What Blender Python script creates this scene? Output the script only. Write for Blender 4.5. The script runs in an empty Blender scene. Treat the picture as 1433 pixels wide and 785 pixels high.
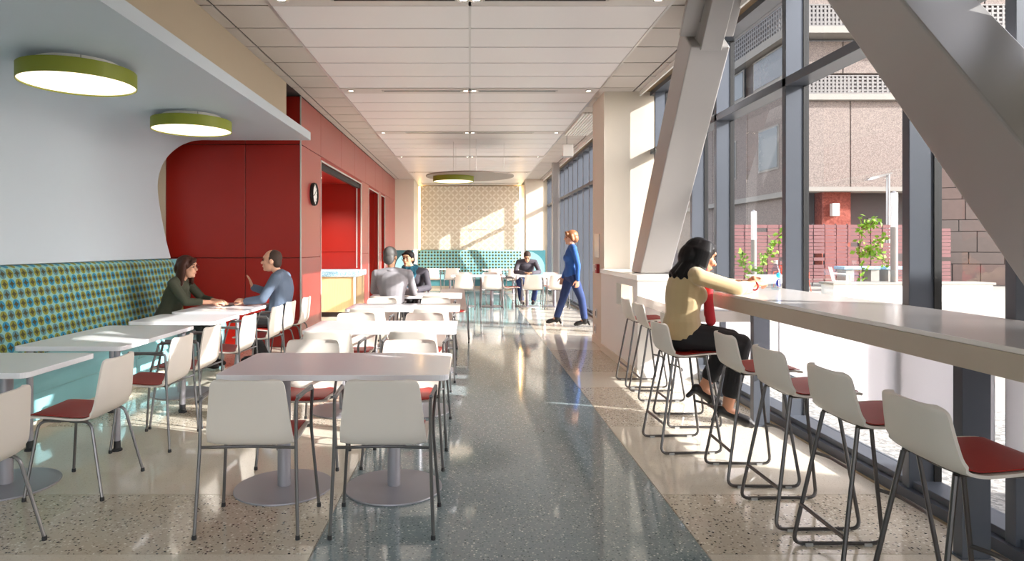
import bpy, bmesh, math, random
from mathutils import Vector, Matrix
random.seed(7)
sc = bpy.context.scene
COL = sc.collection
# ------------------------------------------------------------------ camera, sky, sun, exposure
cam_d = bpy.data.cameras.new('camera'); cam = bpy.data.objects.new('camera', cam_d); COL.objects.link(cam)
cam.location = (0, 0, 1.43); cam.rotation_euler = (math.pi/2, 0, 0)
cam_d.sensor_fit = 'HORIZONTAL'; cam_d.sensor_width = 36; cam_d.lens = 900/1433*36
cam_d.shift_x = (716.5-657.5)/1433; cam_d.shift_y = -(392.5-344)/1433
cam_d.clip_start = 0.05; cam_d.clip_end = 300
sc.camera = cam
w = bpy.data.worlds.new('sky'); sc.world = w; w.use_nodes = True
wn = w.node_tree; wn.nodes.clear()
wo = wn.nodes.new('ShaderNodeOutputWorld'); wb = wn.nodes.new('ShaderNodeBackground')
sk = wn.nodes.new('ShaderNodeTexSky'); sk.sky_type = 'NISHITA'; sk.sun_disc = False; sk.air_density = 1.0; sk.dust_density = 2.0
SUNV = Vector((1.0, -0.38, 0.49)).normalized()      # towards the sun
sk.sun_elevation = math.asin(SUNV.z); sk.sun_rotation = math.atan2(SUNV.x, SUNV.y)
wb.inputs['Strength'].default_value = .30
hs_ = wn.nodes.new('ShaderNodeHueSaturation'); hs_.inputs['Saturation'].default_value = .35     # hazy winter sky
wt = wn.nodes.new('ShaderNodeMix'); wt.data_type = 'RGBA'; wt.blend_type = 'MULTIPLY'; wt.inputs['Factor'].default_value = 1; wt.inputs[7].default_value = (1.01, .985, 1.01, 1)
wn.links.new(sk.outputs[0], hs_.inputs['Color']); wn.links.new(hs_.outputs[0], wt.inputs[6]); wn.links.new(wt.outputs[2], wb.inputs[0]); wn.links.new(wb.outputs[0], wo.inputs[0])
sun_d = bpy.data.lights.new('sun', 'SUN'); sun_d.energy = 5.6; sun_d.angle = 0.009; sun_d.color = (1, .98, .955)
sun = bpy.data.objects.new('sun', sun_d); COL.objects.link(sun)
sun.location = (20, -10, 15); sun.rotation_euler = SUNV.to_track_quat('Z', 'Y').to_euler()
vs = sc.view_settings; vs.view_transform = 'Standard'; vs.look = 'None'; vs.gamma = 1; vs.exposure = 1.0
vs.use_curve_mapping = False
sc.cycles.use_denoising = True
sc.cycles.max_bounces = 10; sc.cycles.diffuse_bounces = 6; sc.cycles.transparent_max_bounces = 24
sc.cycles.sample_clamp_indirect = 8; sc.cycles.blur_glossy = .12

# ------------------------------------------------------------------ materials
def lin(c):
    return tuple((x/255/12.92) if x/255 <= .04045 else ((x/255+.055)/1.055)**2.4 for x in c)
class NT:
    def __init__(s, name):
        s.m = bpy.data.materials.new(name); s.m.use_nodes = True; s.t = s.m.node_tree; s.n = s.t.nodes
        s.b = s.n['Principled BSDF']; s.out = s.n['Material Output']
    def new(s, t, **k):
        n = s.n.new(t)
        for a, v in k.items(): setattr(n, a, v)
        return n
    def link(s, a, b): s.t.links.new(a, b)
    def obj(s):
        return s.new('ShaderNodeTexCoord').outputs['Object']
    def math(s, op, a, b=None, c=None):
        n = s.new('ShaderNodeMath', operation=op)
        for i, v in enumerate((a, b, c)):
            if v is None: continue
            if isinstance(v, (int, float)): n.inputs[i].default_value = v
            else: s.link(v, n.inputs[i])
        return n.outputs[0]
    def mix(s, f, a, b):
        n = s.new('ShaderNodeMix', data_type='RGBA')
        for sock, v in ((n.inputs['Factor'], f), (n.inputs[6], a), (n.inputs[7], b)):
            if isinstance(v, (int, float)): sock.default_value = v
            elif isinstance(v, tuple): sock.default_value = (*v, 1)
            else: s.link(v, sock)
        return n.outputs[2]
def mat(name, rgb, rough=.5, metal=0, var=.06, scale=6, bump=0, bscale=80, spec=.5, emit=0, emitc=None, coat=0, stretch=None, sheen=0):
    t = NT(name); c = lin(rgb); b = t.b
    b.inputs['Roughness'].default_value = rough; b.inputs['Metallic'].default_value = metal
    b.inputs['Specular IOR Level'].default_value = spec
    if coat: b.inputs['Coat Weight'].default_value = coat; b.inputs['Coat Roughness'].default_value = .08
    if sheen: b.inputs['Sheen Weight'].default_value = sheen
    co = t.obj()
    if stretch:
        mp = t.new('ShaderNodeMapping'); mp.inputs['Scale'].default_value = stretch
        t.link(co, mp.inputs[0]); co = mp.outputs[0]
    nz = t.new('ShaderNodeTexNoise'); nz.inputs['Scale'].default_value = scale; nz.inputs['Detail'].default_value = 3
    t.link(co, nz.inputs['Vector'])
    t.link(t.mix(nz.outputs['Fac'], tuple(x*(1-var) for x in c), tuple(min(1, x*(1+var)) for x in c)), b.inputs['Base Color'])
    if bump:
        n2 = t.new('ShaderNodeTexNoise'); n2.inputs['Scale'].default_value = bscale
        t.link(co, n2.inputs['Vector'])
        bp = t.new('ShaderNodeBump'); bp.inputs['Strength'].default_value = bump; bp.inputs['Distance'].default_value = .01
        t.link(n2.outputs['Fac'], bp.inputs['Height']); t.link(bp.outputs[0], b.inputs['Normal'])
    if emit:
        b.inputs['Emission Color'].default_value = (*(lin(emitc) if emitc else c), 1); b.inputs['Emission Strength'].default_value = emit
    return t.m
def terrazzo(name, base, chips, scale, rough):
    """chips: list of (position, colour)"""
    t = NT(name); co = t.obj()
    v = t.new('ShaderNodeTexVoronoi'); v.inputs['Scale'].default_value = scale; v.inputs['Randomness'].default_value = 1
    t.link(co, v.inputs['Vector'])
    sp = t.new('ShaderNodeSeparateColor'); t.link(v.outputs['Color'], sp.inputs[0])
    r = t.new('ShaderNodeValToRGB'); r.color_ramp.interpolation = 'CONSTANT'
    el = r.color_ramp.elements
    el[0].position = 0; el[0].color = (*lin(base), 1); el[1].position = chips[0][0]; el[1].color = (*lin(chips[0][1]), 1)
    for p, c in chips[1:]:
        e = el.new(p); e.color = (*lin(c), 1)
    t.link(sp.outputs[0], r.inputs[0])
    # chips only in cell cores
    core = t.math('LESS_THAN', v.outputs['Distance'], .465)
    nz = t.new('ShaderNodeTexNoise'); nz.inputs['Scale'].default_value = 3; t.link(co, nz.inputs['Vector'])
    bb = t.mix(nz.outputs['Fac'], tuple(x*.93 for x in lin(base)), tuple(min(1, x*1.06) for x in lin(base)))
    t.link(t.mix(core, bb, r.outputs[0]), t.b.inputs['Base Color'])
    t.b.inputs['Roughness'].default_value = rough; t.b.inputs['Specular IOR Level'].default_value = .55
    return t.m
def pattern_fabric(name, ax_u, p=.088, rad=.485, bg=(126, 172, 166)):
    t = NT(name); s = t.new('ShaderNodeSeparateXYZ'); t.link(t.obj(), s.inputs[0])
    u = t.math('DIVIDE', s.outputs[ax_u], p); v = t.math('DIVIDE', s.outputs[2], p)
    fx = t.math('SUBTRACT', t.math('FRACT', u), .5); fy = t.math('SUBTRACT', t.math('FRACT', v), .5)
    rr = t.math('SQRT', t.math('ADD', t.math('MULTIPLY', fx, fx), t.math('MULTIPLY', fy, fy)))
    circ = t.math('LESS_THAN', rr, rad)
    st = t.math('ADD', t.math('POWER', t.math('ABSOLUTE', fx), .62), t.math('POWER', t.math('ABSOLUTE', fy), .62))
    star = t.math('LESS_THAN', st, .60)
    iu = t.math('FLOOR', u); iv = t.math('FLOOR', v)
    par = t.math('MODULO', t.math('ABSOLUTE', t.math('ADD', iu, iv)), 2)
    row = t.math('MODULO', t.math('ABSOLUTE', iv), 2)
    blue = t.mix(row, lin((34, 122, 154)), lin((80, 122, 130)))
    cc = t.mix(par, lin((124, 124, 44)), blue)
    bg = lin(bg)
    c1 = t.mix(circ, bg, cc)
    c2 = t.mix(t.math('MULTIPLY', star, circ), c1, lin((64, 62, 32)))
    t.link(c2, t.b.inputs['Base Color']); t.b.inputs['Roughness'].default_value = .75
    nz = t.new('ShaderNodeTexNoise'); nz.inputs['Scale'].default_value = 400; t.link(t.obj(), nz.inputs['Vector'])
    bp = t.new('ShaderNodeBump'); bp.inputs['Strength'].default_value = .15; t.link(nz.outputs[0], bp.inputs['Height']); t.link(bp.outputs[0], t.b.inputs['Normal'])
    return t.m
def petal_panel(name):
    t = NT(name); s = t.new('ShaderNodeSeparateXYZ'); t.link(t.obj(), s.inputs[0])
    q = .185
    a = t.math('DIVIDE', t.math('ADD', s.outputs[0], s.outputs[2]), q*1.414)
    b = t.math('DIVIDE', t.math('SUBTRACT', s.outputs[0], s.outputs[2]), q*1.414)
    def petal(m, n):
        off = t.math('ABSOLUTE', t.math('SUBTRACT', m, t.math('ROUND', m)))
        k = t.math('SUBTRACT', t.math('MULTIPLY', t.math('FRACT', n), 2), 1)
        wd = t.math('MULTIPLY', t.math('SUBTRACT', .92, t.math('MULTIPLY', k, k)), .17)
        return t.math('LESS_THAN', off, wd)
    pm = t.math('MAXIMUM', petal(a, b), petal(b, a))
    t.link(t.mix(pm, lin((212, 198, 176)), lin((234, 225, 210))), t.b.inputs['Base Color'])
    bp = t.new('ShaderNodeBump'); bp.inputs['Strength'].default_value = .6; bp.inputs['Distance'].default_value = .012
    t.link(pm, bp.inputs['Height']); t.link(bp.outputs[0], t.b.inputs['Normal'])
    t.b.inputs['Roughness'].default_value = .55
    return t.m
def glass(name, tint=(.975, .98, .978), refl=1.0):
    t = NT(name); t.n.remove(t.b)
    tr = t.new('ShaderNodeBsdfTransparent'); tr.inputs[0].default_value = (*tint, 1)
    gl = t.new('ShaderNodeBsdfGlossy'); gl.inputs['Roughness'].default_value = 0.0
    fr = t.new('ShaderNodeFresnel'); fr.inputs[0].default_value = 1.45
    geo = t.new('ShaderNodeNewGeometry')
    f = t.math('MULTIPLY', t.math('MULTIPLY', fr.outputs[0], refl), t.math('SUBTRACT', 1, geo.outputs['Backfacing']))
    mx = t.new('ShaderNodeMixShader'); t.link(f, mx.inputs[0]); t.link(tr.outputs[0], mx.inputs[1]); t.link(gl.outputs[0], mx.inputs[2])
    t.link(mx.outputs[0], t.out.inputs[0]); return t.m
def frosted(name):
    t = NT(name); t.n.remove(t.b)
    tl = t.new('ShaderNodeBsdfTranslucent'); tl.inputs[0].default_value = (.74, .72, .74, 1)
    df = t.new('ShaderNodeBsdfDiffuse'); df.inputs[0].default_value = (.9, .9, .91, 1)
    tr = t.new('ShaderNodeBsdfTransparent'); tr.inputs[0].default_value = (1, 1, 1, 1)
    nz = t.new('ShaderNodeTexNoise'); nz.inputs['Scale'].default_value = 2; t.link(t.obj(), nz.inputs['Vector'])
    m1 = t.new('ShaderNodeMixShader'); m1.inputs[0].default_value = .3; t.link(tl.outputs[0], m1.inputs[1]); t.link(df.outputs[0], m1.inputs[2])
    m2 = t.new('ShaderNodeMixShader'); m2.inputs[0].default_value = .05; t.link(m1.outputs[0], m2.inputs[1]); t.link(tr.outputs[0], m2.inputs[2])
    t.link(m2.outputs[0], t.out.inputs[0]); return t.m
def wood(name, c1, c2):
    t = NT(name); mp = t.new('ShaderNodeMapping'); mp.inputs['Scale'].default_value = (40, 40, 1.2); t.link(t.obj(), mp.inputs[0])
    nz = t.new('ShaderNodeTexNoise'); nz.inputs['Scale'].default_value = 2; nz.inputs['Detail'].default_value = 5; t.link(mp.outputs[0], nz.inputs['Vector'])
    t.link(t.mix(nz.outputs['Fac'], lin(c1), lin(c2)), t.b.inputs['Base Color']); t.b.inputs['Roughness'].default_value = .5
    return t.m
def aggregate(name, c1, c2, scale=60):
    t = NT(name); v = t.new('ShaderNodeTexVoronoi'); v.inputs['Scale'].default_value = scale; t.link(t.obj(), v.inputs['Vector'])
    sp = t.new('ShaderNodeSeparateColor'); t.link(v.outputs['Color'], sp.inputs[0])
    t.link(t.mix(sp.outputs[0], lin(c1), lin(c2)), t.b.inputs['Base Color']); t.b.inputs['Roughness'].default_value = .9
    return t.m

M = {}
M['white_shell'] = mat('white_shell_plastic', (230, 221, 210), .38, var=.015)
M['red_pad'] = mat('red_vinyl', (172, 36, 25), .45, var=.05, bump=.05, bscale=300)
M['chrome'] = mat('grey_tube_metal', (126, 124, 124), .28, .8, var=.03)
M['stool_metal'] = mat('dark_tube_metal', (100, 97, 96), .3, .8, var=.03)
M['glide'] = mat('black_rubber', (40, 40, 42), .6)
M['glide_grey'] = mat('grey_plastic_glide', (170, 170, 168), .5)
M['table_top'] = mat('white_laminate', (244, 243, 245), .14, var=.01)
M['table_metal'] = mat('silver_powder_coat', (160, 158, 164), .4, .35, var=.03)
M['terr_blue'] = terrazzo('blue_grey_terrazzo', (140, 153, 154), [(.50, (156, 169, 170)), (.66, (112, 127, 131)), (.80, (184, 194, 194)), (.90, (78, 92, 98)), (.96, (222, 226, 224))], 95, .07)
M['terr_coarse'] = terrazzo('coarse_cream_terrazzo', (207, 196, 177), [(.45, (217, 208, 192)), (.62, (179, 167, 149)), (.76, (241, 236, 224)), (.86, (111, 103, 98)), (.94, (62, 58, 58))], 75, .08)
M['terr_fine'] = terrazzo('fine_cream_terrazzo', (222, 213, 196), [(.5, (217, 207, 189)), (.75, (228, 220, 205)), (.92, (202, 190, 170))], 140, .06)
M['strip'] = mat('zinc_divider_strip', (170, 165, 155), .4, .5)
M['joint'] = mat('beige_sealant', (178, 160, 130), .8)
M['cream'] = mat('cream_wall_paint', (216, 206, 190), .6, var=.015)
M['beige'] = mat('beige_wall_paint', (205, 194, 174), .65, var=.015)
M['cloud'] = mat('pale_blue_plaster', (186, 197, 205), .42, var=.01)
M['red'] = mat('red_laminate', (150, 20, 5), .42, var=.04)
M['red_side'] = mat('red_laminate_painted_sheen', (152, 40, 28), .45, var=.04, coat=1)  # same laminate as the front; paler base carries window sheen, under a glossy coat
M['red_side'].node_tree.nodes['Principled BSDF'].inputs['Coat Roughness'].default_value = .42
M['dark'] = mat('dark_reveal', (38, 30, 30), .7)
M['alu'] = mat('brushed_aluminium', (196, 192, 190), .32, .8, var=.03)
M['tile'] = mat('ceiling_tile_fibre', (196, 189, 182), .85, var=.03, scale=60, bump=.1, bscale=200)
M['lum'] = mat('ceiling_panel_acrylic', (216, 213, 213), .45, var=.01, emit=.02, emitc=(255, 240, 228))
M['grid'] = mat('ceiling_grid_metal', (66, 62, 60), .7)
M['ceil_strip'] = mat('ceiling_service_strip', (200, 194, 190), .5)
M['black'] = mat('black_slot', (14, 14, 14), .6)
M['mullion'] = mat('blue_grey_window_frame', (92, 97, 106), .38, .25, var=.04)
M['steel'] = mat('grey_painted_steel', (168, 165, 163), .36, .45, var=.03, scale=2)
M['glass'] = glass('window_glass')
M['frost'] = frosted('frosted_window_film')
M['bar'] = mat('white_solid_surface', (224, 218, 212), .16, var=.01, spec=.6)
M['bar_edge'] = mat('beige_counter_edge', (186, 172, 154), .4, var=.03)
M['teal'] = mat('turquoise_vinyl', (140, 196, 202), .45, var=.03)
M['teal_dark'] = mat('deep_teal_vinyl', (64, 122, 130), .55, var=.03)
M['fab_y'] = pattern_fabric('circle_pattern_fabric', 1)
M['fab_x'] = pattern_fabric('circle_pattern_fabric_far', 0, .105, .36, (142, 196, 198))
M['petal'] = petal_panel('petal_relief_panel')
M['green'] = mat('green_lamp_shade', (124, 132, 34), .5, var=.05, emit=.02, stretch=(60, 60, 1))
M['lamp_on'] = mat('glowing_diffuser', (255, 244, 230), .5, emit=.9, emitc=(255, 234, 208))
M['down_on'] = mat('glowing_downlight', (255, 248, 235), .5, emit=9, emitc=(255, 240, 215))
M['cove_on'] = mat('glowing_cove_strip', (255, 225, 170), .5, emit=14, emitc=(255, 210, 140))
M['taupe'] = mat('taupe_disc', (136, 122, 112), .5)
M['silver'] = mat('silver_paint', (196, 192, 188), .4, .1, var=.02)
M['white'] = mat('white_paint', (238, 236, 232), .5, var=.01)
M['maple'] = wood('maple_veneer', (222, 194, 148), (196, 164, 116))
M['brown_wood'] = wood('brown_wood', (140, 116, 84), (110, 88, 60))
M['blue_top'] = aggregate('blue_glass_terrazzo', (90, 158, 196), (188, 216, 226), 90)
M['alarm'] = mat('alarm_red', (160, 20, 26), .4)
M['bottle'] = glass('clear_plastic', (.78, .87, .93), 1.4)
M['cyan'] = mat('cyan_print', (40, 170, 230), .4)
M['navy'] = mat('navy_print', (34, 40, 150), .4)
M['skin_a'] = mat('skin_warm', (196, 138, 106), .5, var=.04)
M['skin_b'] = mat('skin_fair', (214, 162, 134), .5, var=.04)
M['skin_c'] = mat('skin_tan', (198, 150, 116), .5, var=.04)
M['hair_black'] = mat('hair_black', (17, 13, 13), .48, stretch=(40, 40, 4), var=.4, spec=.2)
M['hair_brown'] = mat('hair_dark_brown', (62, 36, 28), .4, stretch=(40, 40, 4), var=.3, spec=.2)
M['hair_auburn'] = mat('hair_light_brown', (150, 98, 62), .45, stretch=(40, 40, 4), var=.3)
M['hair_grey'] = mat('hair_grey', (98, 95, 93), .5, stretch=(60, 60, 6), var=.3, spec=.2)
M['hair_short'] = mat('hair_cropped_brown', (66, 52, 46), .6, var=.2, spec=.2)
M['tan_knit'] = mat('tan_knit', (190, 165, 122), .8, var=.04, sheen=.3)
M['green_knit'] = mat('olive_knit', (62, 64, 50), .85, var=.08)
M['blue_knit'] = mat('blue_knit', (46, 96, 170), .8, var=.06)
M['slate'] = mat('slate_blue_shirt', (92, 106, 126), .75, var=.06)
M['grey_shirt'] = mat('grey_shirt', (150, 146, 150), .75, var=.05)
M['charcoal'] = mat('charcoal_jacket', (74, 70, 78), .8, var=.06)
M['black_cloth'] = mat('black_cloth', (30, 28, 30), .8, var=.1)
M['denim'] = mat('denim', (44, 62, 108), .85, var=.15, scale=20)
M['leather'] = mat('black_leather', (26, 24, 25), .3)
M['scarf_red'] = mat('red_scarf', (196, 44, 52), .8, var=.08)
M['scarf_teal'] = mat('teal_scarf', (28, 92, 112), .8, var=.2, scale=15)
M['eye'] = mat('eye_dark', (30, 24, 22), .2)
M['frame'] = mat('spectacle_frame', (44, 30, 26), .3)
M['gravel'] = aggregate('pale_gravel', (120, 118, 116), (186, 182, 176), 40)
M['paving'] = mat('pale_paving', (168, 162, 152), .8, var=.05)
M['precast'] = aggregate('exposed_aggregate', (112, 101, 96), (154, 140, 132), 34)
M['precast_red'] = aggregate('red_aggregate', (128, 62, 52), (160, 88, 74), 14)
M['conc'] = mat('pale_concrete', (150, 145, 138), .8, var=.05)
M['dark_wall'] = mat('dark_grey_wall', (78, 74, 74), .8, var=.06)
M['fence'] = mat('plum_slats', (118, 76, 76), .7, var=.2, scale=3)
M['lattice'] = mat('grey_lattice', (118, 114, 112), .6)
M['stone'] = mat('warm_grey_stone', (132, 118, 110), .85, var=.10, scale=5, bump=.3, bscale=60)
M['stone_b'] = mat('pinkish_stone', (138, 117, 108), .85, var=.10, scale=5, bump=.3, bscale=60)
M['leaf'] = mat('vine_leaf', (120, 160, 40), .6, var=.25, scale=12)
M['stem'] = mat('vine_stem', (90, 70, 46), .8)
M['win_dark'] = mat('far_window_glass', (52, 62, 70), .25, var=.1)

# ------------------------------------------------------------------ mesh helpers
def bx(bm, x0, x1, y0, y1, z0, z1):
    v = [bm.verts.new(p) for p in ((x0,y0,z0),(x1,y0,z0),(x1,y1,z0),(x0,y1,z0),(x0,y0,z1),(x1,y0,z1),(x1,y1,z1),(x0,y1,z1))]
    for f in ((0,3,2,1),(4,5,6,7),(0,1,5,4),(1,2,6,5),(2,3,7,6),(3,0,4,7)): bm.faces.new([v[i] for i in f])
def prism(bm, poly, axis, a, b):
    """poly: list of 2D points; axis 0: (y,z) extruded in x, axis 1: (x,z) extruded in y, axis 2: (x,y) extruded in z"""
    def P(p, t): return ((t, p[0], p[1]), (p[0], t, p[1]), (p[0], p[1], t))[axis]
    A = [bm.verts.new(P(p, a)) for p in poly]; B = [bm.verts.new(P(p, b)) for p in poly]
    n = len(poly)
    bm.faces.new(A); bm.faces.new(B[::-1])
    for i in range(n): bm.faces.new((A[i], B[i], B[(i+1) % n], A[(i+1) % n]))
def rrect(x0, x1, y0, y1, r, n=5):
    out = []
    for cx, cy, a0 in ((x1-r, y1-r, 0), (x0+r, y1-r, 90), (x0+r, y0+r, 180), (x1-r, y0+r, 270)):
        for i in range(n+1):
            a = math.radians(a0+90*i/n); out.append((cx+r*math.cos(a), cy+r*math.sin(a)))
    return out
def circ(cx, cy, r, n=24):
    return [(cx+r*math.cos(2*math.pi*i/n), cy+r*math.sin(2*math.pi*i/n)) for i in range(n)]
def lathe(bm, prof, c=(0,0,0), n=28, axis='z'):
    rings = []
    for r, z in prof:
        if r < 1e-6:
            rings.append([bm.verts.new((c[0], c[1], c[2]+z))])
        else:
            rings.append([bm.verts.new((c[0]+r*math.cos(2*math.pi*i/n), c[1]+r*math.sin(2*math.pi*i/n), c[2]+z)) for i in range(n)])
    for a, b in zip(rings, rings[1:]):
        for i in range(n):
            j = (i+1) % n
            if len(a) == 1 and len(b) == 1: continue
            if len(a) == 1: bm.faces.new((a[0], b[j], b[i]))
            elif len(b) == 1: bm.faces.new((a[i], a[j], b[0]))
            else: bm.faces.new((a[i], a[j], b[j], b[i]))
def fillet(pts, r, n=4):
    pts = [Vector(p) for p in pts]; out = [pts[0]]
    for a, b, c in zip(pts, pts[1:], pts[2:]):
        d1 = (a-b); d2 = (c-b); k = min(r, d1.length*.45, d2.length*.45)
        p = b+d1.normalized()*k; q = b+d2.normalized()*k
        for i in range(n+1):
            t = i/n; out.append(p*(1-t)**2+b*2*t*(1-t)+q*t*t)
    out.append(pts[-1]); return out
def tube(bm, pts, r, n=8, rad=None):
    pts = [Vector(p) for p in pts]
    tang = []
    for i in range(len(pts)):
        t = (pts[min(i+1, len(pts)-1)]-pts[max(i-1, 0)]); tang.append(t.normalized())
    up = Vector((0,0,1)) if abs(tang[0].z) < .9 else Vector((1,0,0))
    nrm = tang[0].cross(up).normalized(); rings = []
    for i, (p, t) in enumerate(zip(pts, tang)):
        nrm = (nrm-t*nrm.dot(t)).normalized(); bi = t.cross(nrm)
        rr = rad[i] if rad else r
        rings.append([bm.verts.new(p+nrm*rr*math.cos(2*math.pi*k/n)+bi*rr*math.sin(2*math.pi*k/n)) for k in range(n)])
    for a, b in zip(rings, rings[1:]):
        for k in range(n): bm.faces.new((a[k], a[(k+1) % n], b[(k+1) % n], b[k]))
    bm.faces.new(rings[0][::-1]); bm.faces.new(rings[-1])
def sphere(bm, c, r, scale=(1,1,1), rot=None, u=14, v=9):
    m = Matrix.Translation(c) @ (rot.to_4x4() if rot else Matrix.Identity(4)) @ Matrix.Diagonal((*[r*s for s in scale], 1))
    top = bm.verts.new(m @ Vector((0, 0, 1))); bot = bm.verts.new(m @ Vector((0, 0, -1))); rings = []
    for i in range(1, v):
        a = math.pi*i/v; z, q = math.cos(a), math.sin(a)
        rings.append([bm.verts.new(m @ Vector((q*math.cos(2*math.pi*k/u), q*math.sin(2*math.pi*k/u), z))) for k in range(u)])
    for k in range(u):
        l = (k+1) % u
        bm.faces.new((top, rings[0][k], rings[0][l])); bm.faces.new((bot, rings[-1][l], rings[-1][k]))
        for a, b in zip(rings, rings[1:]): bm.faces.new((a[k], b[k], b[l], a[l]))
def catmull(pts, per=4):
    P = [Vector(p) for p in pts]; P = [P[0]*2-P[1]]+P+[P[-1]*2-P[-2]]; out = []
    for i in range(1, len(P)-2):
        a, b, c, d = P[i-1:i+3]
        for k in range(per):
            t = k/per
            out.append(.5*((2*b)+(c-a)*t+(2*a-5*b+4*c-d)*t*t+(3*b-a-3*c+d)*t**3))
    out.append(P[-2]); return out
def obj(name, bm, m, parent=None, smooth=False, recalc=True):
    if recalc: bmesh.ops.recalc_face_normals(bm, faces=bm.faces)
    me = bpy.data.meshes.new(name); bm.to_mesh(me); bm.free()
    if m: me.materials.append(m)
    if smooth:
        me.polygons.foreach_set('use_smooth', [True]*len(me.polygons))
        try: me.set_sharp_from_angle(angle=math.radians(40))
        except Exception: pass
    o = bpy.data.objects.new(name, me); COL.objects.link(o)
    if parent: o.parent = parent
    return o
def B(name, m, parent, *boxes):
    bm = bmesh.new()
    for b in boxes: bx(bm, *b)
    return obj(name, bm, m, parent)
def bev(o, wd=.004, seg=2):
    md = o.modifiers.new('bevel', 'BEVEL'); md.width = wd; md.segments = seg; md.limit_method = 'ANGLE'
    return o
def tag(o, label, cat, group=None, kind=None):
    if label: o['label'] = label
    if cat: o['category'] = cat
    if group: o['group'] = group
    if kind: o['kind'] = kind
    return o
def thing(name, label, cat, loc=(0,0,0), rotz=0, group=None):
    o = bpy.data.objects.new(name, None); COL.objects.link(o); o.location = loc; o.rotation_euler = (0,0,rotz)
    o.empty_display_size = .1
    return tag(o, label, cat, group)
def struct(o, label=None, cat=None):
    o['kind'] = 'structure'
    return tag(o, label, cat)
def dup(root, loc, rotz, label, group=None):
    def cp(o, par):
        c = o.copy(); COL.objects.link(c); c.parent = par
        for ch in o.children: cp(ch, c)
        return c
    r = cp(root, None); r.location = loc; r.rotation_euler = (0,0,rotz); r['label'] = label
    if group: r['group'] = group
    return r

# ------------------------------------------------------------------ the room
CZ = 3.55                      # ceiling height
XW = 2.48; XG = 2.63           # inner face of the window frames, glass line
YR = 9.07; XR = -2.38          # red wall: front face, long side face
YE = 20.45; YB = 22.45         # end piers, alcove back
# floor: a base slab with terrazzo slabs set flush, zinc strips between
fl = struct(B('floor', M['strip'], None, (-4.5, 2.66, -3, YB+.1, -.12, -.004)), 'polished terrazzo floor in cream and blue-grey zones', 'floor')
bands = [(-3, -.2, 'terr_fine'), (-.2, 1.6, 'terr_coarse'), (1.6, 2.985, 'terr_fine'), (2.985, 3.70, 'terr_coarse'), (3.70, 5.10, 'terr_fine'), (5.10, 6.5, 'terr_coarse'),
         (6.5, 7.3, 'terr_fine'), (7.3, 8.85, 'terr_coarse'), (8.85, 10.4, 'terr_fine'), (10.4, 12.4, 'terr_coarse'), (12.4, 14.4, 'terr_fine'),
         (14.4, 17.0, 'terr_coarse'), (17.0, 19.0, 'terr_fine'), (19.0, YB, 'terr_coarse')]
g = .003
for y0, y1, k in bands:
    B('terrazzo_slab', M[k], fl, (-4.45, -.735-g, y0+g, y1-g, -.02, 0))
    B('terrazzo_slab', M[k], fl, (1.10+g, 2.435, y0+g, y1-g, -.02, 0))
for y0, y1 in ((-3, 8.85), (8.85, 14.4), (14.4, YB)):
    B('terrazzo_slab', M['terr_blue'], fl, (-.735+g, 1.10-g, y0+g, y1-g, -.02, 0))
B('sealant_joint', M['joint'], fl, (2.438, 2.46, 1.5, YE, -.02, .001))

# ceiling
ce = struct(B('ceiling', M['grid'], None, (-4.5, XW+.2, -3, YB+.1, CZ+.012, CZ+.2)), 'white ceiling of acrylic panels and fibre tiles', 'ceiling')
HF = 1.768; STRIP = .297; PER = 3.255; ROW = (PER-STRIP)/5
ys0 = 1908/(344-8.2)-STRIP      # near edge of the strip that shows at the top of the frame
k = -3
while ys0+k*PER < YB:
    y = ys0+k*PER
    if y > -3:
        B('service_strip', M['ceil_strip'], ce, (-HF, HF, y+.006, min(y+STRIP-.006, YB), CZ-.004, CZ+.012))
        for s in (-1, 1):
            B('air_slot', M['black'], ce, (min(s*.13, s*1.17), max(s*.13, s*1.17), y+.12, y+.165, CZ-.008, CZ-.003))
            B('slot_frame', M['alu'], ce, (min(s*.11, s*1.20), max(s*.11, s*1.20), y+.10, y+.12, CZ-.009, CZ-.003), (min(s*.11, s*1.20), max(s*.11, s*1.20), y+.165, y+.185, CZ-.009, CZ-.003))
        for xx in (-1.62, -.055, .055, 1.62):
            bm = bmesh.new(); lathe(bm, [(.048, 0), (.062, -.006), (.048, -.010), (.040, 0)], (xx, y+.14, CZ-.004), 20)
            d = obj('downlight_trim', bm, M['alu'], ce, True)
            bm = bmesh.new(); lathe(bm, [(0, -.002), (.030, -.002)], (xx, y+.14, CZ-.004), 16); obj('downlight_lens', bm, M['down_on'], d)
    for i in range(5):
        a = y+STRIP+i*ROW; b = a+ROW
        if a < -2.9 or a > YB-.1: continue
        for x0, x1 in ((-HF, -.012), (.012, HF)):
            B('ceiling_panel', M['lum'], ce, (x0, x1, a+.012, min(b-.012, YB), CZ, CZ+.015))
    k += 1
TS = .5915
yt = 1908/(344-7.5)-TS*14
while yt < YE:
    a, b = max(yt, -2.95), min(yt+TS, YE)
    if b-a > .1:
        B('ceiling_tile', M['tile'], ce, (-2.267+.012, -HF-.012, a+.012, b-.012, CZ, CZ+.015))
        if a > 8.4: B('ceiling_tile', M['tile'], ce, (XR, -2.267-.012, a+.012, b-.012, CZ, CZ+.015))
        else: B('ceiling_tile', M['tile'], ce, (-2.387, -2.267-.012, a+.012, b-.012, CZ, CZ+.015))
        B('ceiling_tile', M['tile'], ce, (HF+.012, 2.245-.012, a+.012, b-.012, CZ, CZ+.015))
        B('ceiling_tile', M['tile'], ce, (2.245+.012, 2.33, a+.012, b-.012, CZ, CZ+.015))
    yt += TS
bm = bmesh.new()
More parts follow.
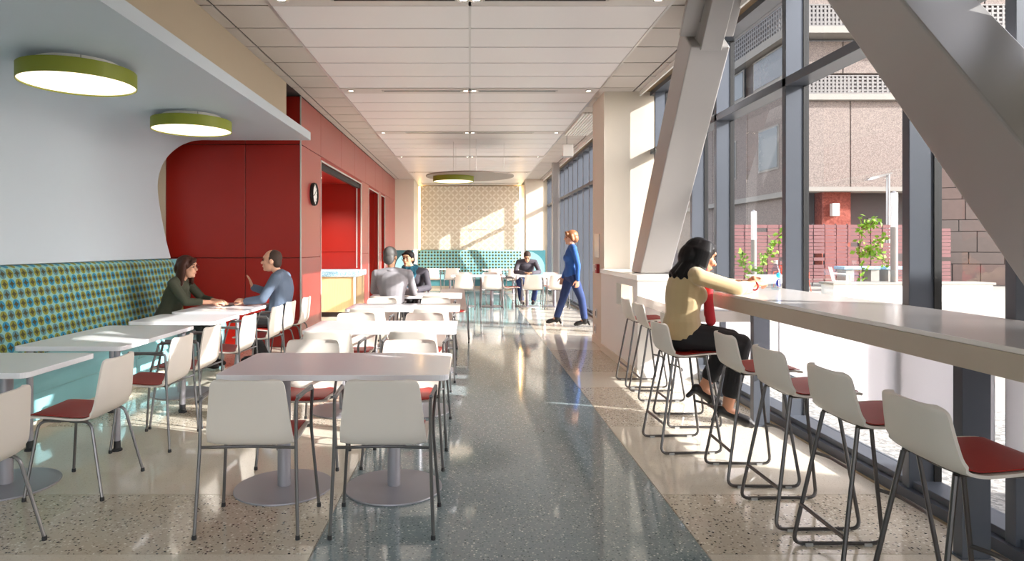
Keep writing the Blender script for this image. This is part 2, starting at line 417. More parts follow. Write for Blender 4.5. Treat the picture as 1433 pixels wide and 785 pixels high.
bx(bm, HF-.02, HF+.006, -2.9, YB, CZ-.006, CZ+.01); bx(bm, -HF-.006, -HF+.02, -2.9, YB, CZ-.006, CZ+.01); bx(bm, -.012, .012, -2.9, YB, CZ-.004, CZ+.012)
obj('ceiling_rail', bm, M['alu'], ce)
B('edge_trim', M['white'], ce, (2.33, 2.352, -2.9, YB, CZ-.06, CZ+.02))
B('soffit', M['brown_wood'], ce, (2.352, XW+.16, -2.9, YB, CZ-.005, CZ+.012))
# louvred white panel over the far windows
for i in range(9):
    B('louver_slat', M['white'], ce, (1.80+i*.05, 1.832+i*.05, 10.2, 12.2, CZ-.03, CZ-.004))

# left side: plain wall, bulkhead, sweeping plaster canopy
wl = struct(B('wall_left', M['beige'], None, (-4.6, -4.45, -3, YR+.05, 0, CZ)), 'beige side wall behind the plaster canopy', 'wall')
B('end_return', M['beige'], wl, (-4.45, -4.29, YR, YR+.05, 0, CZ))
M['bulkhead'] = mat('bulkhead_paint', (182, 168, 146), .65, var=.015)
struct(B('trim_1', M['bulkhead'], None, (-4.45, -2.388, -3, 8.37, 2.975, CZ+.01)), 'beige bulkhead above the pale blue canopy', 'bulkhead')
prof = catmull([(-4.068, 0, 1.264), (-4.13, 0, 1.5), (-4.19, 0, 1.8), (-4.235, 0, 2.08), (-4.244, 0, 2.30), (-4.20, 0, 2.49), (-4.11, 0, 2.645), (-3.97, 0, 2.77), (-3.82, 0, 2.84), (-3.67, 0, 2.866), (-3.4, 0, 2.866), (-2.166, 0, 2.866)], 5)
inner = [(p.x, p.z) for p in prof]
outer = []
for i, p in enumerate(prof):
    t = (prof[min(i+1, len(prof)-1)]-prof[max(i-1, 0)]).normalized(); n = Vector((-t.z, 0, t.x))
    outer.append((p.x+n.x*.107, p.z+n.z*.107))
outer[-1] = (-2.166, 2.973)
bm = bmesh.new(); prism(bm, inner+outer[::-1], 1, -2.0, 8.75)
cl = obj('wall_canopy', bm, M['cloud'], None, True); struct(cl, 'pale blue plaster canopy curving from wall to ceiling', 'canopy')

# red servery block
wr = struct(B('wall_left_rear', M['dark'], None, (-4.3, XR-.03, YR+.025, YR+.06, 0, CZ)), 'red laminate clad servery wall with openings', 'wall')
Z1, Z2, Z0 = 1.26, 2.905-.045, .0
zs = [(0.0, Z1), (Z1, Z2), (Z2, CZ-.01)]
for x0, x1 in ((-4.288, -3.168), (-3.168, XR-.012)):
    for z0, z1 in zs:
        bev(B('wall_panel', M['red'], wr, (x0+.005, x1-.005, YR, YR+.03, z0+.005, z1-.005)), .002, 1)
B('corner_trim', M['silver'], wr, (XR-.014, XR+.004, YR-.006, YR+.012, 0, CZ-.01))
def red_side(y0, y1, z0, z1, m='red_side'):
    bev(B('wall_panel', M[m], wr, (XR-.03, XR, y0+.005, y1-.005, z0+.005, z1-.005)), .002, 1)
def ydepth(px): return 900*abs(XR)/(657.5-px)
o1, o1e = ydepth(449), 14.1; o2, o2e = ydepth(516), ydepth(529.5); o3, o3e = ydepth(533), ydepth(538.5)
OT = 2.79                                           # head of the openings
B('wall_core', M['red'], wr, (XR-.10, XR-.03, YR+.04, o1, 0, CZ), (XR-.10, XR-.03, o1e, o2, 0, CZ), (XR-.10, XR-.03, o2e, o3, 0, CZ), (XR-.10, XR-.03, o3e, YE, 0, CZ), (XR-.10, XR-.03, o1, o3e, OT+.03, CZ))
for z0, z1 in zs: red_side(YR, o1, z0, z1)
hy = [o1, 11.9, 13.3, o1e+.6, 16.2, 17.6, 19.0, YE]
for a, b in zip(hy, hy[1:]): red_side(a, b, Z2, CZ-.01)
B('head_strip', M['red'], wr, (XR-.03, XR-.004, o1, o3e, OT, Z2))
for a, b in ((o1e, o2), (o2e, o3), (o3e, 19.0), (19.0, YE)):
    for z0, z1 in zs[:2]: red_side(a, b, z0, z1, 'red_side')
for a, b in ((o1, o1e), (o2, o2e), (o3, o3e)):
    B('opening_frame', M['silver'], wr, (XR-.012, XR+.008, a-.012, a+.012, 0, OT), (XR-.012, XR+.008, b-.012, b+.03, 0, OT), (XR-.012, XR+.008, a, b, OT-.012, OT+.012))
B('shutter_track', M['dark'], wr, (XR-.1, XR-.03, o1, o1e, OT-.10, OT-.02))
# inside the servery
B('inner_wall', M['red'], wr, (-4.5, XR-.105, o1e, o1e+.06, 1.30, OT), (-4.5, XR-.105, o1e, o1e+.06, 0, 1.29), (-4.5, XR-.105, o2e, o2e+.06, 0, OT), (-4.5, XR-.105, o3e, o3e+.06, 0, OT), (-4.56, -4.5, YR, YE, 0, OT))
B('inner_soffit', M['red'], wr, (-4.5, XR-.105, YR+.06, YE, OT, OT+.05))
for yy, xx in ((11.6, -3.0), (12.8, -3.0)):
    bm = bmesh.new(); lathe(bm, [(0, 0), (.05, 0), (.05, .01), (0, .01)], (xx, yy, OT-.012), 16); obj('downlight_lens', bm, M['down_on'], wr)
    ld_ = bpy.data.lights.new('servery_downlight', 'SPOT'); ld_.energy = 160; ld_.spot_size = 2.4; ld_.spot_blend = .6; ld_.color = (1, .9, .78); ld_.shadow_soft_size = .05
    lo_ = bpy.data.objects.new('servery_downlight', ld_); COL.objects.link(lo_); lo_.location = (xx, yy, OT-.03)
B('inner_jamb', M['silver'], wr, (XR-.105, XR-.085, o1e-.03, o1e, .95, OT))

# end piers, alcove
we = struct(B('wall_rear', M['cream'], None, (-2.7, 2.66, YB, YB+.15, 0, CZ+.05)), 'cream end wall with a seating alcove', 'wall')
B('pier', M['cream'], we, (-2.5, -1.784, YE, YB, 0, CZ)); B('pier', M['cream'], we, (1.784, 2.33, YE, YE+.62, 0, CZ)); B('pier', M['cream'], we, (2.33, XW-.01, YE+.12, YE+.30, 0, CZ))
for (x0, x1) in ((-1.72, -.004), (.004, 1.72)):
    for (z0, z1) in ((1.22, 1.985), (1.993, 2.745), (2.753, 3.50)):
        bev(B('relief_panel', M['petal'], we, (x0, x1, YB-.09, YB-.06, z0, z1)), .003, 1)
for zz in (1.989, 2.749, 3.46):
    for xx in (-1.66, 0, 1.66):
        for dx in (-.05, .05):
            for dz in (-.05, .05):
                if abs(xx) > 1 and dx*xx > 0: continue
                bm = bmesh.new(); sphere(bm, (xx+dx, YB-.095, zz+dz), .012, (1, .6, 1), None, 8, 6); obj('panel_bolt', bm, M['chrome'], we)
for s in (-1, 1):
    tag(B('cove_light', M['cove_on'], None, (s*1.75-.012, s*1.75+.012, YB-.05, YB-.03, 1.25, 3.5)), 'warm light strip behind the %s edge of the relief panel' % ('left' if s < 0 else 'right'), 'light', 'cove strips')
wk = struct(B('window_sky_fill', M['mullion'], None, (-4.6, 2.7, -3.12, -3, 0, .12)), 'unseen wall behind the viewer, glazed to let in fill light', 'window')  # never in view; glazed so sky light fills the room from behind
B('head_rail', M['mullion'], wk, (-4.6, 2.7, -3.12, -3, CZ-.1, CZ+.1))
for i in range(6):
    x = -4.6+i*1.448; B('mullion', M['mullion'], wk, (x, x+.06, -3.12, -3, .12, CZ-.1))
    if i < 5: B('window_pane', M['glass'], wk, (x+.06, x+1.448, -3.07, -3.06, .12, CZ-.1))

# right pier between the two window runs
wp = struct(B('wall_right', M['cream'], None, (1.847, XG+.1, 8.84, 9.66, 0, CZ)), 'cream pier between the two window runs', 'wall')
struct(bev(B('baseboard_right', M['cream'], None, (1.835, 1.847, 8.84, 9.66, 0, .10), (1.835, 2.45, 8.825, 8.84, 0, .10)), .003))
struct(B('wall_right_front', M['cream'], None, (XW, XG+.1, -3, 2.62, 0, CZ)), 'unseen wall right of the viewer, kept solid to block the sun', 'wall')  # out of view; solid so the near floor and tables stay shaded

struct(B('wall_sun_blocker', M['conc'], None, (XG+.1, 8.9, 1.25, 1.5, -.1, 4.0)), 'unseen wall added outside, right of the viewer, to block low sun', 'wall')  # added out of view to keep sun off the near floor and counter
# windows
MT = .061
def window(name, y_list, y0, y1, label):
    root = struct(B(name, M['mullion'], None, (2.46, XG+.04, y0, y1, 0, .06)), label, 'window')
    bev(B('sill_rail', M['mullion'], root, (2.50, XG+.03, y0, y1, .06, .10)))
    B('head_rail', M['mullion'], root, (XW, XG+.04, y0, y1, 3.49, CZ+.01))
    bev(B('transom', M['mullion'], root, (XW, XG+.02, y0, y1, 2.687, 2.757)))
    for y in y_list:
        bev(B('mullion', M['mullion'], root, (XW, XG-.004, y, y+MT, .06, 3.49)), .003)
        B('gasket', M['black'], root, (XG-.012, XG+.03, y-.006, y+MT+.006, .06, 3.49))
    ed = [y0]+[v for y in y_list for v in (y, y+MT)]+[y1]
    for a, b in zip(ed[::2], ed[1::2]):
        if b-a < .03: continue
        lo = .10
        B('window_pane', M['glass'], root, (XG, XG+.008, a, b, lo, 2.687)); B('window_pane', M['glass'], root, (XG, XG+.008, a, b, 2.757, 3.49))
    return root
window('window_1', [2.92, 3.63, 5.05, 6.47, 7.18, 8.60], 2.62, 8.84, 'tall grey framed window run beside the counter')
yl = [9.80+.71*i for i in range(18)]
window('window_2', yl, 9.66, YB, 'far run of tall windows with deep grey mullions')
# square column in front of the far windows
co = thing('column', 'square white metal column in front of the far windows', 'column', (2.2, 16.5, 0))
B('shaft', M['alu'], co, (-.09, .09, -.09, .09, 0, CZ)); B('base_plate', M['steel'], co, (-.12, .12, -.12, .12, 0, .012))

# chevron brace of steel box sections
def brace(name, poly, x0, x1, label):
    bm = bmesh.new(); prism(bm, poly, 0, x0, x1)
    t = thing(name, label, 'steel brace', (0, 0, 0)); o = obj('box_section', bm, M['steel'], t); bev(o, .012, 3); return t
b1 = brace('steel_brace', [(7.30, 1.118), (5.63, 3.175), (5.80, 3.33), (5.90, 3.42), (7.72, 1.118)], 1.935, 2.28, 'grey steel box brace rising from the white ledge by the pier')
ax = Vector((0, -1.67, 2.057)).normalized(); pn = Vector((0, -ax.z, ax.y))      # axis and the camera-side normal
def slanted(bm, x0, x1, s0, s1, n0, n1):
    base = Vector((0, 5.63+.205, 3.175))
    pts = []
    for s, n in ((s0, n0), (s1, n0), (s1, n1), (s0, n1)):
        p = base+ax*s+pn*n; pts.append((p.y, p.z))
    prism(bm, pts, 0, x0, x1)
bm = bmesh.new(); slanted(bm, 2.02, 2.205, .10, .95, .015, .18); bev(obj('connector_core', bm, M['steel'], b1), .006)
bm = bmesh.new(); slanted(bm, 1.87, 2.345, .16, .95, -.03, .015); bev(obj('connector_plate', bm, M['steel'], b1), .006)
bm = bmesh.new(); slanted(bm, 2.02, 2.205, .16, .95, -.20, -.03); bev(obj('connector_core', bm, M['steel'], b1), .006)
bm = bmesh.new(); tube(bm, [(2.11, *(lambda p: (p.y, p.z))(Vector((0, 5.835, 3.175))+ax*-.05)), (2.11, *(lambda p: (p.y, p.z))(Vector((0, 5.835, 3.175))+ax*.3))], .10, 20); obj('pin', bm, M['steel'], b1, True)
def ry(z): return 2.245+(z-1.278)*.842
brace('steel_brace', [(ry(1.1), 1.10), (ry(3.8), 3.8), (ry(3.8)-.42, 3.8), (ry(1.1)-.42, 1.10)], 1.935, 2.28, 'large grey steel box brace leaning across the near window')

# ------------------------------------------------------------------ counter along the window
bar = thing('bar_counter', 'long white counter on grey posts along the near window', 'counter', (0, 0, 0))
bev(B('counter_top', M['bar'], bar, (1.795, 2.475, 1.0, 5.25, 1.075, 1.095)), .003)
B('counter_edge', M['bar_edge'], bar, (1.79, 1.83, 1.0, 5.25, .987, 1.075), (2.43, 2.47, 1.0, 5.25, 1.0, 1.075), (1.83, 2.43, 5.21, 5.25, .987, 1.075))
B('counter_core', M['bar'], bar, (1.83, 2.43, 1.0, 5.21, 1.0, 1.075))
for y in (2.93, 5.09):
    p = bev(B('post', M['mullion'], bar, (2.245, 2.375, y, y+.06, 0, 1.0)), .003); B('foot_plate', M['mullion'], p, (2.235, 2.385, y-.01, y+.07, 0, .008))
B('modesty_panel', M['frost'], bar, (2.438, 2.446, 1.0, 2.925, .45, .99), (2.438, 2.446, 2.995, 5.085, .45, .99))
lc = thing('low_counter', 'lower white counter between the bar and the ledge', 'counter', (0, 0, 0))
bev(B('counter_top', M['bar'], lc, (1.79, 2.47, 5.252, 6.896, .807, .897)), .004)
B('modesty_panel', M['frost'], lc, (2.438, 2.446, 5.26, 6.88, .45, .80))
B('bracket', M['mullion'], lc, (2.0, 2.43, 6.1, 6.14, .72, .807), (2.38, 2.43, 6.1, 6.14, 0, .72))
ld = thing('ledge', 'white boxed ledge with a niche carrying the steel brace', 'ledge', (0, 0, 0))
bev(B('ledge_top', M['bar'], ld, (1.785, 2.478, 6.88, 8.83, 1.06, 1.115)), .004)
B('ledge_side', M['white'], ld, (1.80, 1.86, 6.90, 7.08, 0, 1.06), (1.80, 1.86, 7.9, 8.82, 0, 1.06), (1.80, 1.86, 7.08, 7.9, 0, .72), (1.80, 1.86, 7.08, 7.9, .98, 1.06))
B('ledge_end', M['white'], ld, (1.86, 2.45, 6.90, 6.94, 0, 1.06)); B('niche_back', M['beige'], ld, (2.02, 2.05, 7.0, 8.0, .6, 1.06)); B('niche_floor', M['white'], ld, (1.86, 2.02, 7.0, 8.0, .70, .72))
bev(B('skirting', M['cream'], ld, (1.787, 1.80, 6.90, 8.82, 0, .10)), .003)

# ------------------------------------------------------------------ banquettes
bq = thing('banquette', 'long banquette with circle patterned back and turquoise base along left wall', 'banquette', (0, 0, 0))
ends = [-2.0, 3.2, 6.41, 8.70]
for a, b in zip(ends, ends[1:]):
    bm = bmesh.new(); prism(bm, [(-3.84, .47), (-4.0, 1.20), (-4.03, 1.245), (-4.07, 1.258), (-4.16, 1.25), (-4.16, .40), (-3.86, .40)], 1, a+.004, b-.004)
    bev(obj('back_cushion', bm, M['fab_y'], bq, True), .018, 3)
    bm = bmesh.new(); prism(bm, [(-3.30, .42), (-3.285, .36), (-3.30, .30), (-4.1, .30), (-4.1, .46), (-3.36, .465)], 1, a+.003, b-.003)
    bev(obj('seat_cushion', bm, M['teal'], bq, True), .012, 3)
    B('seat_front', M['teal'], bq, (-3.345, -3.325, a+.002, b-.002, .09, .30))
B('end_panel', M['teal'], bq, (-4.17, -3.33, 8.70, 8.74, .0, .46), (-4.17, -3.95, 8.70, 8.74, .46, 1.255))
B('body', M['teal'], bq, (-4.15, -3.35, -2.0, 8.70, .09, .30)); B('kick_plate', M['beige'], bq, (-4.1, -3.36, -2.0, 8.70, 0, .09))
fb = thing('banquette', 'circle patterned banquette in the alcove of the end wall', 'banquette', (0, 0, 0))
for a, b in ((-1.775, -.003), (.003, 1.775)):
    bm = bmesh.new(); prism(bm, [(21.95, .46), (22.12, 1.26), (22.17, 1.29), (22.34, 1.29), (22.34, .40), (21.98, .40)], 0, a, b)
    bev(obj('back_cushion', bm, M['fab_x'], fb, True), .015, 3)
    bev(B('seat_cushion', M['teal'], fb, (a, b, 21.45, 22.3, .30, .46)), .03, 3)
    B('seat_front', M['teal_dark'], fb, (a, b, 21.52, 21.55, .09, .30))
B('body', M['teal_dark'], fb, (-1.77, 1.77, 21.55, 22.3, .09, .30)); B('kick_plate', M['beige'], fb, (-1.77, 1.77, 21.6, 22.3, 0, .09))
for s, nm in ((-1, 'left'), (1, 'right')):
    w0 = thing('wing_panel', 'rounded turquoise wing panel on %s pier of the end wall' % nm, 'panel', (0, 0, 0))
    poly = [(s*1.79, .30), (s*1.79, 1.26)]+[(s*(1.79+.58*math.sin(t)), .72+.54*math.cos(t)) for t in [i*math.pi/2/8 for i in range(1, 9)]]+[(s*2.37, .30)]
    bm = bmesh.new(); prism(bm, poly, 1, YE-.06, YE-.035); obj('wing', bm, M['teal'], w0)
    B('backing', M['teal_dark'], w0, (min(s*1.79, s*2.40), max(s*1.79, s*2.40), YE-.033, YE-.003, 0, 1.29))

# ------------------------------------------------------------------ servery counter
sv = thing('servery_counter', 'maple servery counter with blue speckled stone top', 'counter', (0, 0, 0))
bev(B('front_panel', M['maple'], sv, (-3.6, -2.33, 12.9, 12.93, .10, .81)), .002); B('edge_panel', M['white'], sv, (-2.33, -2.30, 12.88, 12.94, .02, .81))
B('side_panel', M['brown_wood'], sv, (-2.34, -2.31, 12.94, 14.05, .10, .81)); B('kick_plate', M['dark'], sv, (-3.6, -2.36, 12.95, 14.05, 0, .10))
bev(B('stone_top', M['blue_top'], sv, (-3.62, -2.27, 12.87, 14.07, .81, .92)), .004)

# ------------------------------------------------------------------ chairs and stools
def shell_grid(bm, prof, hw, nv=9, thick=.011, lift=.012, wrap=.022, seat_n=None, dome=0, off=0):
    """prof: list of Vector(0,y,z); hw(i/n) half width; closed double skin"""
    n = len(prof); top = []; bot = []
    nr = []
    for i, p in enumerate(prof):
        t = (prof[min(i+1, n-1)]-prof[max(i-1, 0)]).normalized(); nr.append(Vector((0, t.z, -t.y)))
    for i, p in enumerate(prof):
        N = nr[i]
        if N.z < 0 and i < n//2: N = -N
        w_ = hw(i/(n-1)); ra = []; rb = []
        for k in range(nv):
            v = -1+2*k/(nv-1)
            c = v*v*v*v
            q = Vector((v*w_, p.y, p.z))+N*(lift if abs(N.z) > .7 else wrap)*c+N*off+N*dome*(1-v**4)*(1-(2*i/(n-1)-1)**6)
            ra.append(bm.verts.new(q)); rb.append(bm.verts.new(q-N*(thick+ (dome*(1-v**4)*(1-(2*i/(n-1)-1)**6)))))
        top.append(ra); bot.append(rb)
    for G, fl_ in ((top, False), (bot, True)):
        for i in range(n-1):
            for k in range(nv-1):
                f = (G[i][k], G[i][k+1], G[i+1][k+1], G[i+1][k]); bm.faces.new(f[::-1] if fl_ else f)
    for i in range(n-1):
        for k in (0, nv-1): bm.faces.new((top[i][k], top[i+1][k], bot[i+1][k], bot[i][k]))
    for k in range(nv-1):
        for i in (0, n-1): bm.faces.new((top[i][k], top[i][k+1], bot[i][k+1], bot[i][k]))
def width_fn(pts, rf, rt, L):
    """piecewise-linear half widths with rounded front (rf) and top (rt) corners; L profile length"""
    def f(u):
        for (a, wa), (b, wb_) in zip(pts, pts[1:]):
            if u <= b: w_ = wa+(wb_-wa)*(u-a)/(b-a); break
        for r, s in ((rf, u*L), (rt, (1-u)*L)):
            if s < r: w_ -= r-math.sqrt(max(0, r*r-(r-s)**2))
        return w_
    return f
def make_shell(parent, P, hwp, padlen, rt):
    pr = catmull([(0, a, b) for a, b in P], 4)
    L = sum((b-a).length for a, b in zip(pr, pr[1:]))
    # denser sampling at both ends so that the corners round
    ext = []
    for i, p in enumerate(pr):
        ext.append(p)
        if i in (0, 1) or i in (len(pr)-3, len(pr)-2):
            for t in (.33, .66): ext.append(p.lerp(pr[i+1], t))
    bm = bmesh.new(); shell_grid(bm, ext, width_fn(hwp, .05, rt, L)); obj('seat_shell', bm, M['white_shell'], parent, True)
    m = int(len(pr)*padlen); pp = pr[1:m]
    Lp = sum((b-a).length for a, b in zip(pp, pp[1:]))
    bm = bmesh.new(); shell_grid(bm, pp, width_fn([(0, hwp[0][1]-.018), (1, hwp[1][1]-.03)], .05, .05, Lp), 9, .004, .010, .012, dome=.012, off=.006); obj('seat_pad', bm, M['red_pad'], parent, True)
CH = [(.235, .446), (.205, .456), (.10, .452), (0, .443), (-.08, .441), (-.13, .452), (-.162, .488), (-.176, .55), (-.186, .63), (-.195, .71), (-.204, .775)]
ST = [(.235, .672), (.205, .682), (.10, .678), (0, .669), (-.06, .667), (-.11, .678), (-.140, .712), (-.154, .765), (-.165, .825), (-.175, .885)]
def foot(parent, p, m='glide'):
    bm = bmesh.new(); lathe(bm, [(0, 0), (.011, 0), (.012, .006), (.0105, .022), (0, .022)], p, 12); obj('glide', bm, M[m], parent, True)
def make_chair(arms):
    t = thing('shell_armchair' if arms else 'shell_chair', 'chair', 'chair')
    make_shell(t, CH, [(0, .205), (.45, .216), (.62, .212), (1, .168)], .50, .038)
    R = .0088
    for s in (-1, 1):
        if arms:
            rear = fillet([(s*.252, -.20, .012), (s*.236, -.172, .44), (s*.236, -.165, .66)], .06)
            front = fillet([(s*.262, .20, .012), (s*.228, .155, .47), (s*.250, .10, .674)], .07)
            arm = fillet([(s*.236, -.165, .655), (s*.237, -.160, .672), (s*.244, -.02, .682), (s*.250, .10, .674)], .02)
        else:
            rear = fillet([(s*.238, -.215, .012), (s*.185, -.125, .43), (s*.17, 0, .428)], .05)
            front = fillet([(s*.238, .215, .012), (s*.185, .165, .438), (s*.17, .05, .43)], .05)
        for pts in (rear, front):
            bm = bmesh.new(); tube(bm, pts, R, 8); lg = obj('leg', bm, M['chrome'], t, True)
            foot(lg, (pts[0].x, pts[0].y, 0))
        if arms:
            bm = bmesh.new(); tube(bm, arm, .0088, 8); tube(bm, [(s*.238, -.15, .684), (s*.249, .085, .686)], .010, 8)
            obj('armrest', bm, M['chrome'], t, True)
    bm = bmesh.new()
    if arms:
        tube(bm, fillet([(-.236, -.172, .44), (-.16, -.13, .428), (0, -.10, .424), (.16, -.13, .428), (.236, -.172, .44)], .08), .008, 8)
        tube(bm, fillet([(-.229, .157, .46), (-.15, .15, .44), (.15, .15, .44), (.229, .157, .46)], .05), .008, 8)
        tube(bm, [(-.10, -.10, .424), (-.10, .15, .435)], .008, 8); tube(bm, [(.10, -.10, .424), (.10, .15, .435)], .008, 8)
    else:
        for s in (-1, 1): tube(bm, [(s*.172, -.10, .428), (s*.172, .15, .436)], .008, 8)
        tube(bm, [(-.172, -.05, .428), (.172, -.05, .428)], .008, 8); tube(bm, [(-.172, .10, .432), (.172, .10, .432)], .008, 8)
    obj('seat_frame', bm, M['chrome'], t, True)
    return t
def make_stool():
    t = thing('bar_stool', 'stool', 'stool')
    make_shell(t, ST, [(0, .190), (.45, .202), (.62, .202), (1, .165)], .52, .05)
    R = .0095
    for s in (-1, 1):
        rt_ = Vector((s*.135, -.105, .655)); rb_ = Vector((s*.20, -.215, .0105)); fb_ = Vector((s*.20, .215, .0105)); ft_ = Vector((s*.150, .12, .664))
        path = fillet([rt_, rb_, fb_, ft_], .05, 5)
        a = len(path)//2
        bm = bmesh.new(); tube(bm, [p for p in path if p.y < -.16 or p.z > .05 and p.y < 0], R, 8); obj('leg', bm, M['stool_metal'], t, True)
        bm = bmesh.new(); tube(bm, [p for p in path if p.y > .16 or p.z > .05 and p.y > 0], R, 8); obj('leg', bm, M['stool_metal'], t, True)
        bm = bmesh.new(); tube(bm, [(s*.20, -.168, .0105), (s*.20, .168, .0105)], R, 8); rn = obj('runner', bm, M['stool_metal'], t, True)
        for yy in (-.14, .14): B('glide', M['glide_grey'], rn, (s*.20-.012, s*.20+.012, yy-.018, yy+.018, 0, .014))
    bm = bmesh.new()
    tube(bm, fillet([(-.135, -.105, .655), (-.125, -.095, .668), (0, -.08, .655), (.125, -.095, .668), (.135, -.105, .655)], .03), R, 8)
    tube(bm, [(-.13, -.09, .658), (-.148, .12, .662)], R, 8); tube(bm, [(.13, -.09, .658), (.148, .12, .662)], R, 8); tube(bm, [(-.148, .11, .66), (.148, .11, .66)], R, 8)
    obj('seat_frame', bm, M['stool_metal'], t, True)
    bm = bmesh.new(); tube(bm, [(-.178, -.184, .205), (.178, -.184, .205)], R, 8); obj('stretcher', bm, M['stool_metal'], t, True)
    bm = bmesh.new(); tube(bm, fillet([(-.180, .176, .275), (-.10, .225, .275), (.10, .225, .275), (.180, .176, .275)], .09), R, 8); obj('footrest', bm, M['stool_metal'], t, True)
    return t
protoA = make_chair(True); protoP = make_chair(False); protoS = make_stool()
used = set()
def place(proto, loc, rz, label, group):
    if proto.name in used: return dup(proto, loc, rz, label, group)
    used.add(proto.name); proto.location = loc; proto.rotation_euler = (0, 0, rz); proto['label'] = label; proto['group'] = group
    return proto
PI = math.pi
def jit(a): return random.uniform(-a, a)

# ------------------------------------------------------------------ tables
def disc_base(parent, x, y):
    bm = bmesh.new(); lathe(bm, [(0, 0), (.283, 0), (.286, .004), (.284, .010), (.05, .016), (0, .016)], (x, y, 0), 48); obj('base_disc', bm, M['table_metal'], parent, True)
    bm = bmesh.new(); lathe(bm, [(0, .014), (.038, .014), (.038, .70), (0, .70)], (x, y, 0), 24); obj('pedestal', bm, M['table_metal'], parent, True)
    B('support_plate', M['table_metal'], parent, (x-.15, x+.15, y-.15, y+.15, .695, .706))
def table(label, x0, x1, y0, y1, bases=None, legs=False, group='cafe tables'):
    cx, cy = (x0+x1)/2, (y0+y1)/2
    t = thing('cafe_table', label, 'table', (cx, cy, 0), 0, group)
    bm = bmesh.new(); prism(bm, rrect(x0-cx, x1-cx, y0-cy, y1-cy, .045), 2, .705, .737); bev(obj('table_top', bm, M['table_top'], t), .004, 2)
    for bxx, byy in bases or (): disc_base(t, bxx-cx, byy-cy)
    if legs:
        for sx in (-1, 1):
            for sy in (-1, 1):
                px, py = sx*((x1-x0)/2-.075), sy*((y1-y0)/2-.075)
                bm = bmesh.new(); lathe(bm, [(0, .03), (.021, .03), (.021, .705), (0, .705)], (px, py, 0), 16); lg = obj('leg', bm, M['table_metal'], t, True)
                bm = bmesh.new(); lathe(bm, [(0, 0), (.034, 0), (.034, .010), (.023, .02), (.022, .07), (0, .07)], (px, py, 0), 16); obj('glide', bm, M['glide'], lg, True)
    return t
ordn = ['nearest', 'second', 'third', 'fourth']
for i in range(4):
    y0 = 3.446+1.79*i; y1 = y0+.724
    table('%s white table of the centre row, on two disc bases' % ordn[i], -1.375, -.113, y0, y1, [(-1.10, y0+.365), (-.45, y0+.365)])
    for j, x in enumerate((-1.09, -.43)):
        sd = ('left', 'right')[j]
        a = 0 if i == 0 else jit(.05)
        place(protoA, (x+(0 if i == 0 else jit(.02)), y0-(.27 if i == 3 and j == 0 else .116), 0), a, 'white armchair at near %s side of the %s centre row table' % (sd, ordn[i]), 'armchairs of the centre row')
        place(protoA, ((-.88, -.27)[j] if i == 3 else x+jit(.02), y1+(.42 if i == 3 and j == 0 else .125), 0), PI+jit(.05), 'white armchair at far %s side of the %s centre row table' % (sd, ordn[i]), 'armchairs of the centre row')
table('white table at the left edge of the view, on one disc base', -3.16, -2.42, 3.50, 4.17, [(-2.77, 3.84)])
table('long white table on four posts second along the banquette', -3.15, -2.39, 4.42, 5.60, legs=True)
table('small white table on one disc base third along the banquette', -3.13, -2.33, 5.86, 6.53, [(-2.80, 6.25)])
table('white table on four posts where the pair sits by the red wall', -3.13, -2.38, 6.72, 7.85, legs=True)
lrow = [(2.89, 0, 'white armless chair cut off by the left edge of view'), (3.84, 0, 'white armless chair with red seat at the nearest banquette table'),
        (4.70, 1, 'white armchair at near end of the long banquette table'), (5.28, 1, 'white armchair at far end of the long banquette table'),
        (6.12, 1, 'white armchair at the small third banquette table'), (7.02, 1, 'white armchair just in front of the man in slate shirt'),
        (7.62, 0, 'white armless chair the man in slate shirt sits on'), (8.25, 0, 'white armless chair behind the seated man by the red wall')]
for y, ar, lb in lrow:
    place(protoA if ar else protoP, (-2.285+(0 if y < 5 else jit(.02)), y, 0), PI/2+(jit(.04) if y != 3.84 else .03), lb, 'chairs facing the banquette')
# far end tables
ft = [('left near table of the far group', -.46, .82, 14.85, 15.57), ('right near table of the far group, where a man leans', 1.06, 2.30, 14.85, 15.57),
      ('left rear table of the far group', -1.55, -.30, 19.2, 19.9), ('middle rear table of the far group', .35, 1.6, 18.9, 19.6)]
for lb, x0, x1, y0, y1 in ft:
    table('white '+lb, x0, x1, y0, y1, [(x0+.3, (y0+y1)/2), (x1-.3, (y0+y1)/2)])
far = [(-.137, 14.70, 0, 'near left side of left near far-group table'), (.507, 14.70, 0, 'near right side of left near far-group table'), (1.43, 14.70, 0, 'near left side of right near far-group table, before the man'), (2.0, 14.70, 0, 'near right side of right near far-group table'),
       (-.12, 15.70, PI, 'far left side of left near far-group table'), (.5, 15.70, PI, 'far right side of left near far-group table'), (1.39, 15.98, PI, 'far left side of right near far-group table, under the man'), (2.0, 15.70, PI, 'far right side of right near far-group table'),
       (-1.10, 19.0, 0, 'near left side of left rear far-group table'), (-.52, 19.0, 0, 'near right side of left rear far-group table'), (.72, 18.72, 0, 'near left side of middle rear far-group table'), (1.30, 18.72, 0, 'near right side of middle rear far-group table'),
       (.93, 15.2, PI/2+PI, 'open side between the two near far-group tables')]
for x, y, r, lb in far:
    place(protoA, (x, y, 0), r+jit(.04), 'white armchair at '+lb, 'armchairs of the far group')
